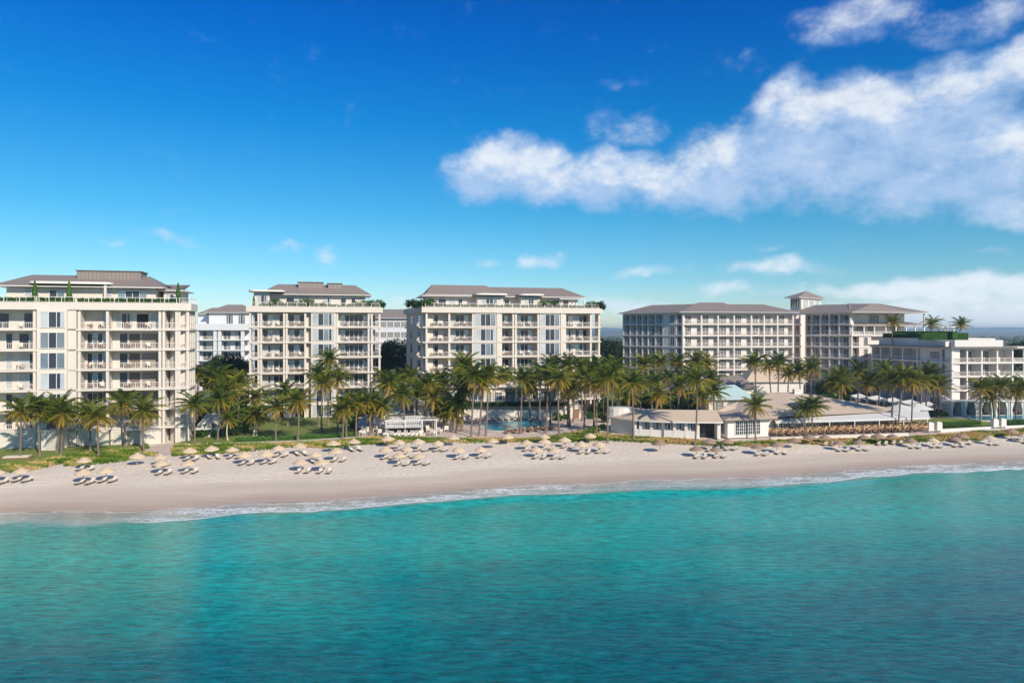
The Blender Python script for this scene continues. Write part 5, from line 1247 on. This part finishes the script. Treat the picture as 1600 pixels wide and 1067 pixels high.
# ---- club house ----------------------------------------------------
z_e = 5.15
arc = [G(953, 674), G(972, 678), G(992, 681.5), G(1020, 684), G(1050, 686), G(1090, 687), G(1128, 687.5)]
arc = [Vector((p.x, p.y)) for p in arc]; CL = thing('beach_club', 'low curved beach club wing, tan shingle roof and white piers with shutters', 'building', (arc[0].x, arc[0].y, 2.3))
inner = off_chain(arc, 6.5); eav = off_chain(arc, -.9); rid = off_chain(arc, 4.0); bk = off_chain(arc, 8.2)
m_ = MB(); L_ = 0
for i in range(len(arc) - 1):
    l = (arc[i + 1] - arc[i]).length
    e0, e1, r0, r1, k0, k1 = eav[i], eav[i + 1], rid[i], rid[i + 1], bk[i], bk[i + 1]
    m_.quad([(*e0, z_e), (*e1, z_e), (*r1, 6.75), (*r0, 6.75)], 0, [(L_, 0), (L_ + l, 0), (L_ + l, 5), (L_, 5)]); m_.quad([(*r0, 6.75), (*r1, 6.75), (*k1, z_e), (*k0, z_e)], 0, [(L_, 5), (L_ + l, 5), (L_ + l, 0), (L_, 0)]); L_ += l
m_.quad([(*eav[0], z_e), (*rid[0], 6.75), (*bk[0], z_e)], 0, [(0, 0), (2, 5), (4, 0)]); m_.build('roof', 'shingle_roof', CL)
m_ = MB(); m_.prism(eav + bk[::-1], z_e - .25, z_e - .005); m_.build('eaves', 'white_paint', CL)
m_ = MB(); m_.prism(off_chain(arc, 2.6) + inner[::-1], 2.0, z_e - .25); m_.build('wall', 'render_wall', CL)
f0 = Frame(arc[0], arc[2]); m_ = MB(); m_.box(.3, f0.L - .2, -.1, 3.5, 2, z_e - .25, fr=f0); m_.build('plain_wall', 'grey_canvas' if False else 'white_paint', CL)
m_ = MB(); m_.prism([tuple(arc[0] + (arc[2] - arc[0]) * .5 + Vector((2.4 * math.cos(i * .4488), 2.2 + 1.5 * math.sin(i * .4488)))) for i in range(14)], z_e - .2, 6.9); m_.build('roof_drum', 'white_paint', CL)
fB2 = Frame(arc[2], arc[5]); bx0 = fB2.s_of(993); px_b = [993, 1001, 1018, 1036, 1054, 1072, 1089]
m_ = MB(); m_.box(fB2.s_of(991), fB2.s_of(1090), -.3, .0, 2.0, 3.35, fr=fB2); m_.build('balcony_wall', 'white_paint', CL)
for x in px_b: m_ = MB(); m_.box(fB2.s_of(x) - .25, fB2.s_of(x) + .25, -.35, .15, 2.0, z_e - .25, fr=fB2); m_.build('pier', 'white_paint', CL)
for x, y in zip(px_b, px_b[1:]): window(CL, fB2, fB2.s_of(x) + .3, fB2.s_of(y) - .3, 3.4, 4.8, .3, 3 if y - x > 12 else 1, 'slide', 0)
f5 = Frame(arc[5], arc[6]); m_ = MB(); m_.box(f5.s_of(1091), f5.s_of(1122), 2.0, 2.55, 2.1, z_e - .3, fr=f5); m_.build('open_bay_shade', 'interior_shade', CL)  # solid dark block painted as the shade inside the bay
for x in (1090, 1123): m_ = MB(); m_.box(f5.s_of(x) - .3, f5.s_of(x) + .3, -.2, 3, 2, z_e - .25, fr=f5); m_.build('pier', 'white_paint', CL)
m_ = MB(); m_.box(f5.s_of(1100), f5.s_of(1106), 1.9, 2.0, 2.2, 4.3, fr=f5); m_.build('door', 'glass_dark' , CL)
# main club hall
hA, hB = G(1137, 686.5).xy, G(1201, 684).xy; fh = Frame(hA, hB); sh = fh.s_of
CH = thing('club_hall', 'white beach club hall with gridded windows under a broad tan shingle roof', 'building', (hA.x, hA.y, 2.3))
m_ = MB(); m_.box(0, fh.L, 0, 10, 2.0, 5.3, fr=fh); m_.build('wall', 'white_paint', CH)
for (a, b2, n) in ((1149, 1167, 3), (1169, 1187, 3)): window(CH, fh, sh(a), sh(b2), 2.6, 4.95, -.03, n, 'french', 0)
fs_ = Frame(fh(0, 9, 0)[:2], fh(0, 0, 0)[:2]); window(CH, fs_, 2.0, 8.2, 2.6, 4.8, -.03, 4, 'slide', 1)
hC, hD = G(1203, 681).xy, G(1352, 673).xy; fj = Frame(hC, hD); sj = fj.s_of
m_ = MB(); m_.box(.1, fj.L + 6, .6, 9, 2.0, 5.0, fr=fj); m_.build('wall', 'stucco', CH)
for (a, b2, n) in ((1211, 1225, 3), (1228, 1238, 2), (1249, 1266, 4), (1269, 1276, 2), (1287, 1303, 3), (1305, 1314, 2), (1326, 1338, 3)): window(CH, fj, sj(a), sj(b2), 2.7, 4.5, .56, n, 'french', 0)
# roof planes: eave line in front, ridge far behind
e0, e1 = Vector((*fh(-1.2, -1.1, 0)[:2], 5.35)), Vector((*fh(fh.L + 1.2, -1.1, 0)[:2], 5.35)); e2, e3 = Vector((*fj(1, -.4, 0)[:2], 5.36)), Vector((*fj(fj.L + 4, -.4, 0)[:2], 5.36))
rA, rB = W(1206, 151, 8.35), W(1243, 151, 8.35); bR = W(1400, 146, 5.36); bL = W(1115, 143, 5.5)
m_ = MB()
def rq(pts):
    e = (pts[1] - pts[0]).normalized(); nr = e.cross(pts[-1] - pts[0]).normalized(); up = nr.cross(e); m_.quad([tuple(p) for p in pts], 0, [((p - pts[0]).dot(e), (p - pts[0]).dot(up)) for p in pts])
rq([e0, e1, rA]); rq([e1, e2, rA]) ; rq([e2, e3, rB, rA]) ; rq([e3, bR, rB]); rq([bL, e0, rA]); bB = W(1220, 160, 5.4); rq([bR, bB, rB]); rq([bB, bL, rA]); rq([bB, rA, rB])
m_.build('roof', 'shingle_roof', CH)
g0 = W(1148, 139, 5.6); m_ = MB()
gA, gB, gC, gD = W(1118, 137, 5.7), W(1163, 138, 5.75), W(1150, 146, 6.7), W(1138, 139.5, 6.75); rq([gA, gB, gD]); rq([gB, gC, gD]); rq([gC, gA, gD]); m_.build('small_gable', 'shingle_roof', CH)
# skylight cut into the roof
m_ = MB(); a, b2, c3_, d3 = W(1231, 0.0001 + 141, None, 630), W(1252, 141.5, None, 628.5), W(1262, 138.5, None, 636), W(1247, 136, None, 643.5)
for p in (a, b2, c3_, d3): p.z += .12
m_.quad([tuple(a), tuple(d3), tuple(c3_), tuple(b2)]); m_.build('skylight', 'glass_blue', CH)
# long awning
aw0, aw1 = W(1212, 131.5, 4.55), W(1453, 138.5, 4.5); aw2, aw3 = W(1450, 142.5, 5.3), W(1206, 134.6, 5.3)
AW = thing('awning', 'long white fabric awning over the dining terrace', 'awning', (aw0.x, aw0.y, 2.3)); m_ = MB()
for i in range(24):
    t0, t1_ = i / 24, (i + 1) / 24; A_, B_ = aw0.lerp(aw1, t0), aw0.lerp(aw1, t1_); C_, D_ = aw3.lerp(aw2, t1_), aw3.lerp(aw2, t0); dz_ = .05 * (i % 2)
    m_.quad([tuple(A_), tuple(B_), tuple(C_), tuple(D_)]); m_.quad([(A_.x, A_.y, A_.z - .35), (B_.x, B_.y, B_.z - .35), tuple(B_), tuple(A_)])
    m_.quad([(*D_.xy, D_.z - .07), (*C_.xy, C_.z - .07), (*B_.xy, B_.z - .07), (*A_.xy, A_.z - .07)])
m_.build('fabric', 'canvas_white', AW)
for i in range(7): p = aw0.lerp(aw1, (i + .1) / 6.2); m_ = MB(); m_.box(p.x - .07, p.x + .07, p.y, p.y + .14, 2.2, 4.5); m_.build('post', 'white_paint', AW)
# square white canopies right of the hall
for i, (px, Y, w_, lb) in enumerate([(1406, 149, 4.6, 'large flat white tent canopy beyond the awning, left one'), (1432, 151, 3.8, 'large flat white tent canopy beyond the awning, right one')]):
    q = W(px, Y, 2.3); r_ = thing('tent_canopy', lb, 'tent', q, R(25), 'white tent canopies'); m_ = MB(); n = 10
    for j in range(n):
        a, b2 = 2 * math.pi * j / n, 2 * math.pi * (j + 1) / n; m_.quad([(w_ * math.cos(a), w_ * .8 * math.sin(a), 2.5), (w_ * math.cos(b2), w_ * .8 * math.sin(b2), 2.5), (.3 * math.cos(b2), .3 * math.sin(b2), 3.7), (.3 * math.cos(a), .3 * math.sin(a), 3.7)])
    m_.quad([(w_ * math.cos(2 * math.pi * j / n), w_ * .8 * math.sin(2 * math.pi * j / n), 2.46) for j in range(n)][::-1]); addobj('fabric', m_.mesh('fabric', 'canvas_white'), r_)
    m_ = MB(); m_.tube([(0, 0, 0), (0, 0, 3.6)], .09, 8); addobj('mast', m_.mesh('mast', 'white_paint'), r_)
# aqua awninged pavilion, low white wing and chimney behind the hall
r_, fr = gable('aqua_pavilion', 'garden restaurant with a pale aqua fabric roof behind the tan club roof', 1104, 1184, 158, 9, 6.0, 9.0, 'canvas_aqua', ang=4)
for (a, b2) in ((1120, 1132), (1140, 1152), (1158, 1170)): window(r_, fr, fr.s_of(a), fr.s_of(b2), 2.9, 5.6, .76, 3, 'french', 0)
r_, fr = gable('entrance_wing', 'low hotel entrance wing with brown shingle roof and bright white front', 1165, 1262, 186, 9, 8.0, 12.0, 'shingle_roof', ang=2, wallm='white_paint')
r_, fr = gable('garden_wing', 'low grey roofed wing at the foot of the long hotel wing', 1120, 1186, 176, 9, 7.2, 10.0, 'metal_roof', ang=4, wallm='stucco_hotel')
q = W(1245, 150, 6.5); r_ = thing('chimney', 'short white square chimney on the crest of the tan club roof', 'chimney', q); m_ = MB(); m_.box(-.7, .7, -.6, .6, -1, 2.6); m_.box(-.8, .8, -.7, .7, 2.3, 2.45); addobj('stack', m_.mesh('stack', 'white_paint'), r_)
# umbrellas and tables row behind the hall
UT = proto_umbrella('canvas_tan', 1.9, 8, 2.9, 'garden_umbrella', 'white_paint'); UW = proto_umbrella('canvas_white', 1.9, 8, 2.8, 'market_umbrella', 'white_paint')
for i, px in enumerate([1190, 1203, 1217, 1231, 1258, 1272]):
    place(UT, W(px, 157 + .7 * (i % 2), 4.2), .3 * i, '%s tan umbrella from the left on the terrace behind the tan club roof' % ORD[i], 'tan garden umbrellas', 1.0)
r_ = thing('raised_terrace', 'raised restaurant terrace with dark low wall behind the tan club roof', 'terrace', W(1185, 155, 2.3)); m_ = MB(); fr = Frame(W(1184, 155, 0).xy, W(1285, 157, 0).xy); m_.box(0, fr.L, 0, 6, 2.1, 4.2, fr=fr); m_.build('platform', 'stone_pale', r_)
rail(r_, fr, .1, fr.L - .1, 4.2, .1, 'dense')
for i, (px, py) in enumerate([(768, 640), (789, 640), (741, 641), (716, 642), (703, 640)]):
    q = G(px, py); place(UW, q, .2 * i, '%s white market umbrella from the right behind the pool loungers' % ORD[[1, 0, 2, 3, 4][i]], 'white umbrellas by the pool', 1.05)
# pergola frame on the roof garden
r_ = thing('roof_pergola', 'small white pergola frame between the roof garden palms', 'pergola', W(1470, 190, 19)); fr = Frame(W(1468, 190, 0).xy, W(1490, 191, 0).xy)
for s_ in (0, fr.L * .55, fr.L):
    for d in (0, 3): m_ = MB(); m_.box(s_, s_ + .3, d, d + .3, 18.5, 22.4, fr=fr); m_.build('post', 'white_paint', r_)
m_ = MB(); m_.box(-.3, fr.L + .6, -.2, 3.5, 22.4, 22.7, fr=fr); m_.build('roof', 'white_paint', r_)
# scalloped canopies over the pool terrace
for i in range(5):
    a = W(1329 + i * 26, 176 - i * 3.4, 0).xy; b2 = W(1355 + i * 26, 172.6 - i * 3.4, 0).xy; fr = Frame(a, b2); z0 = 5.4 - .16 * i
    r_ = thing('shade_canopy', '%s scalloped pale canopy from the left over the shaded pool terrace' % ORD[i], 'canopy', (a.x, a.y, 2.3), 0, 'scalloped pool canopies'); m_ = MB(); n = 8
    for j in range(n):
        s0, s1 = fr.L * j / n, fr.L * (j + 1) / n; h0, h1 = z0 - .55 * math.sin(math.pi * j / n), z0 - .55 * math.sin(math.pi * (j + 1) / n)
        m_.quad([fr(s0, 0, h0), fr(s1, 0, h1), fr(s1, 4.5, h1 + .25), fr(s0, 4.5, h0 + .25)]); m_.quad([fr(s0, 0, h0 - .3), fr(s1, 0, h1 - .3), fr(s1, 0, h1), fr(s0, 0, h0)])
    m_.build('fabric', 'canvas_white', r_)
    for s_, d in ((.05, .1), (fr.L - .2, .1), (.05, 4.3)): m_ = MB(); m_.box(s_, s_ + .14, d, d + .14, 2.2, z0 - .02, fr=fr); m_.build('post', 'white_paint', r_)
    m_ = MB(); m_.box(.1, fr.L - .1, 4.6, 4.75, 2.2, z0 - 1.2, fr=fr); m_.build('back_screen', 'louvre', r_)
# cabanas
cb = [(1487, 1508), (1508, 1529), (1532, 1554), (1556, 1578), (1580, 1602)]
for i, (x0, x1) in enumerate(cb):
    a, b2 = W(x0, 158 + .3 * i, 0).xy, W(x1 - .6, 158.4 + .3 * i, 0).xy; fr = Frame(a, b2)
    r_ = thing('cabana', '%s white pool cabana from the left with dark curtained opening' % ORD[i], 'cabana', (a.x, a.y, 2.3), 0, 'white cabanas by the right hand pool')
    m_ = MB(); m_.box(-.1, fr.L + .1, -.2, 3.2, 5.5, 5.75, fr=fr); m_.build('roof', 'white_paint', r_)
    m_ = MB(); m_.box(0, .16, 0, 3, 2.2, 5.5, fr=fr); m_.build('side_wall', 'white_paint', r_); m_ = MB(); m_.box(fr.L - .16, fr.L, 0, 3, 2.2, 5.5, fr=fr); m_.build('side_wall', 'white_paint', r_)
    m_ = MB(); m_.box(.2, fr.L - .2, 2.8, 2.95, 2.2, 5.5, fr=fr); m_.build('back_panel', 'dark_frame', r_)
    for sg in (0, 1):
        m_ = MB(); xs_ = [.18, .9, .5] if not sg else [fr.L - .18, fr.L - .9, fr.L - .5]
        m_.quad([fr(xs_[0], .12, 2.3), fr(xs_[2], .1, 2.3), fr(xs_[0] + (.25 if not sg else -.25), .14, 3.6), fr(xs_[1], .1, 5.4), fr(xs_[0], .12, 5.4)])
        m_.quad([fr(xs_[0], .16, 5.4), fr(xs_[1], .15, 5.4), fr(xs_[0] + (.25 if not sg else -.25), .18, 3.6), fr(xs_[2], .15, 2.3), fr(xs_[0], .16, 2.3)]); m_.build('curtain', 'canvas_white', r_)
fw = Frame(W(1471, 172, 0).xy, W(1486, 158, 0).xy); wallthing('garden_wall', 'plain white wall running back from the leftmost cabana', fw, 0, fw.L, 0, .4, 2.3, 5.6, 'white_paint')
# small kiosk in the palms
q = G(902, 654); r_ = thing('kiosk', 'small cream garden kiosk with a dark doorway among the palms', 'kiosk', q, R(14)); m_ = MB(); m_.box(-1.6, 1.2, 0, 2.4, -.2, 2.7); m_.box(-1.8, 1.4, -.2, 2.6, 2.7, 2.9); addobj('walls', m_.mesh('walls', 'stucco'), r_); m_ = MB(); m_.box(-.9, .4, -.04, 0, .1, 2.1); addobj('door', m_.mesh('door', 'teak'), r_)
# ================================================================ CHAIRS AND LOUNGERS OF THE GARDENS
LNP = proto_lounger('teak', 'cushion_white'); CHR = proto_chair('rattan', 'rattan', 'dining_chair'); CHW = proto_chair('white_paint', 'cushion_white', 'lounge_chair')
def tbl():
    r_ = thing('dining_table', 'x', 'table'); TH.pop(); m_ = MB(); m_.box(-.45, .45, -.45, .45, .7, .76); addobj('tabletop', m_.mesh('tabletop', 'white_paint'), r_); m_ = MB(); m_.tube([(0, 0, 0), (0, 0, .7)], .05, 8); m_.box(-.25, .25, -.25, .25, 0, .04); addobj('pedestal', m_.mesh('pedestal', 'dark_frame'), r_); return r_
TBL = tbl()
def rowl(n_, p0_, p1_, rz, lb, grp, proto, sc=1.1):
    for i in range(n_):
        t = i / (n_ - 1); q = G(p0_[0] + (p1_[0] - p0_[0]) * t, p0_[1] + (p1_[1] - p0_[1]) * t); q.z = max(q.z, 2.3) + .08
        place(proto, q, rz + frn.uniform(-.06, .06), '%s %s' % (ORD[i], lb), grp, sc)
rowl(14, (727, 660.5), (848, 655.5), R(25), 'white lounger from the left in the row right behind the round pool', 'pool loungers', LNP)
rowl(13, (738, 645), (860, 642), R(25), 'white lounger from the left in the rear row beyond the low wall', 'pool loungers', LNP)
rowl(7, (793, 677.5), (862, 672), R(200), 'brown sun bed from the left on the seaward edge of the round pool', 'seaward pool beds', proto_lounger('teak', 'rattan'))
rowl(16, (1340, 628), (1456, 640), R(-60), 'pale lounger from the left under the scalloped canopies', 'canopy loungers', LNP)
rowl(10, (1500, 647.5), (1598, 647.5), R(10), 'cream lounger from the left before the cabanas', 'cabana loungers', LNP)
k = 0
for i in range(15):
    px = 566 + i * 9.2 + (i % 3); py = (681 - (i % 3) * 2.6) if px < 602 or px > 668 else 684.5
    q = G(px, py); q.z = max(q.z, 2.3) + .08; place(CHW, q, R(frn.choice([160, 200, 20, -30])), '%s white armchair from the left on the terrace around the pergola' % ORD[i], 'white armchairs round the pergola', 1.45)
n = 0
for r in range(3):
    for i in range(19):
        px = 1212 + i * 12.6 + r * 3.5; yb = 684 - (px - 1212) * .030 - r * 3.3
        if px > 1440 and r > 1: continue
        q = G(px, yb); q.z = max(q.z, 2.3) + .13
        tb = place(TBL, q, R(frn.uniform(0, 90)), '%s white dining table from the left in the %s row of the awning terrace' % (ORD[i], ['front', 'middle', 'back'][r]), 'terrace dining tables', 1.0)
        for c in range(3):
            a = c * 2.09 + frn.uniform(-.3, .3) + 4.2; w_ = q + Vector((math.cos(a), math.sin(a), 0)) * .85
            place(CHR, w_, a - math.pi / 2, 'orange rattan chair at %s side of %s table from left, %s row' % (['seaward', 'right', 'left'][c], ORD[i], ['front', 'middle', 'back'][r]), 'orange rattan dining chairs', 1.12)
# unused prototypes are removed, and nothing else is left over
for pr in (BCH, UMB_L, UMB_B, LNG, LNP, UT, UW, CHR, CHW, TBL):
    if pr.name not in USED: 
        for c_k in KIDS.get(pr.name, []): bpy.data.objects.remove(c_k)
        bpy.data.objects.remove(pr)
# ---------------------------------------------------------------- air: far things fade to blue
m = bpy.data.materials.new('haze'); m.use_nodes = True; nt = NT(m.node_tree); nt.n.clear()
out = nt.add('ShaderNodeOutputMaterial'); pv = nt.add('ShaderNodeVolumePrincipled'); nt.link(pv.outputs[0], out.inputs['Volume'])
pv.inputs['Color'].default_value = (0.66, 0.86, 1.0, 1); pv.inputs['Density'].default_value = 0.00024; pv.inputs['Anisotropy'].default_value = 0.2
MATS['haze'] = m
mb = MB(); mb.box(-24000, 24000, -4000, 23000, -8, 46)
tag(mb.build('haze', 'haze'), kind='stuff')
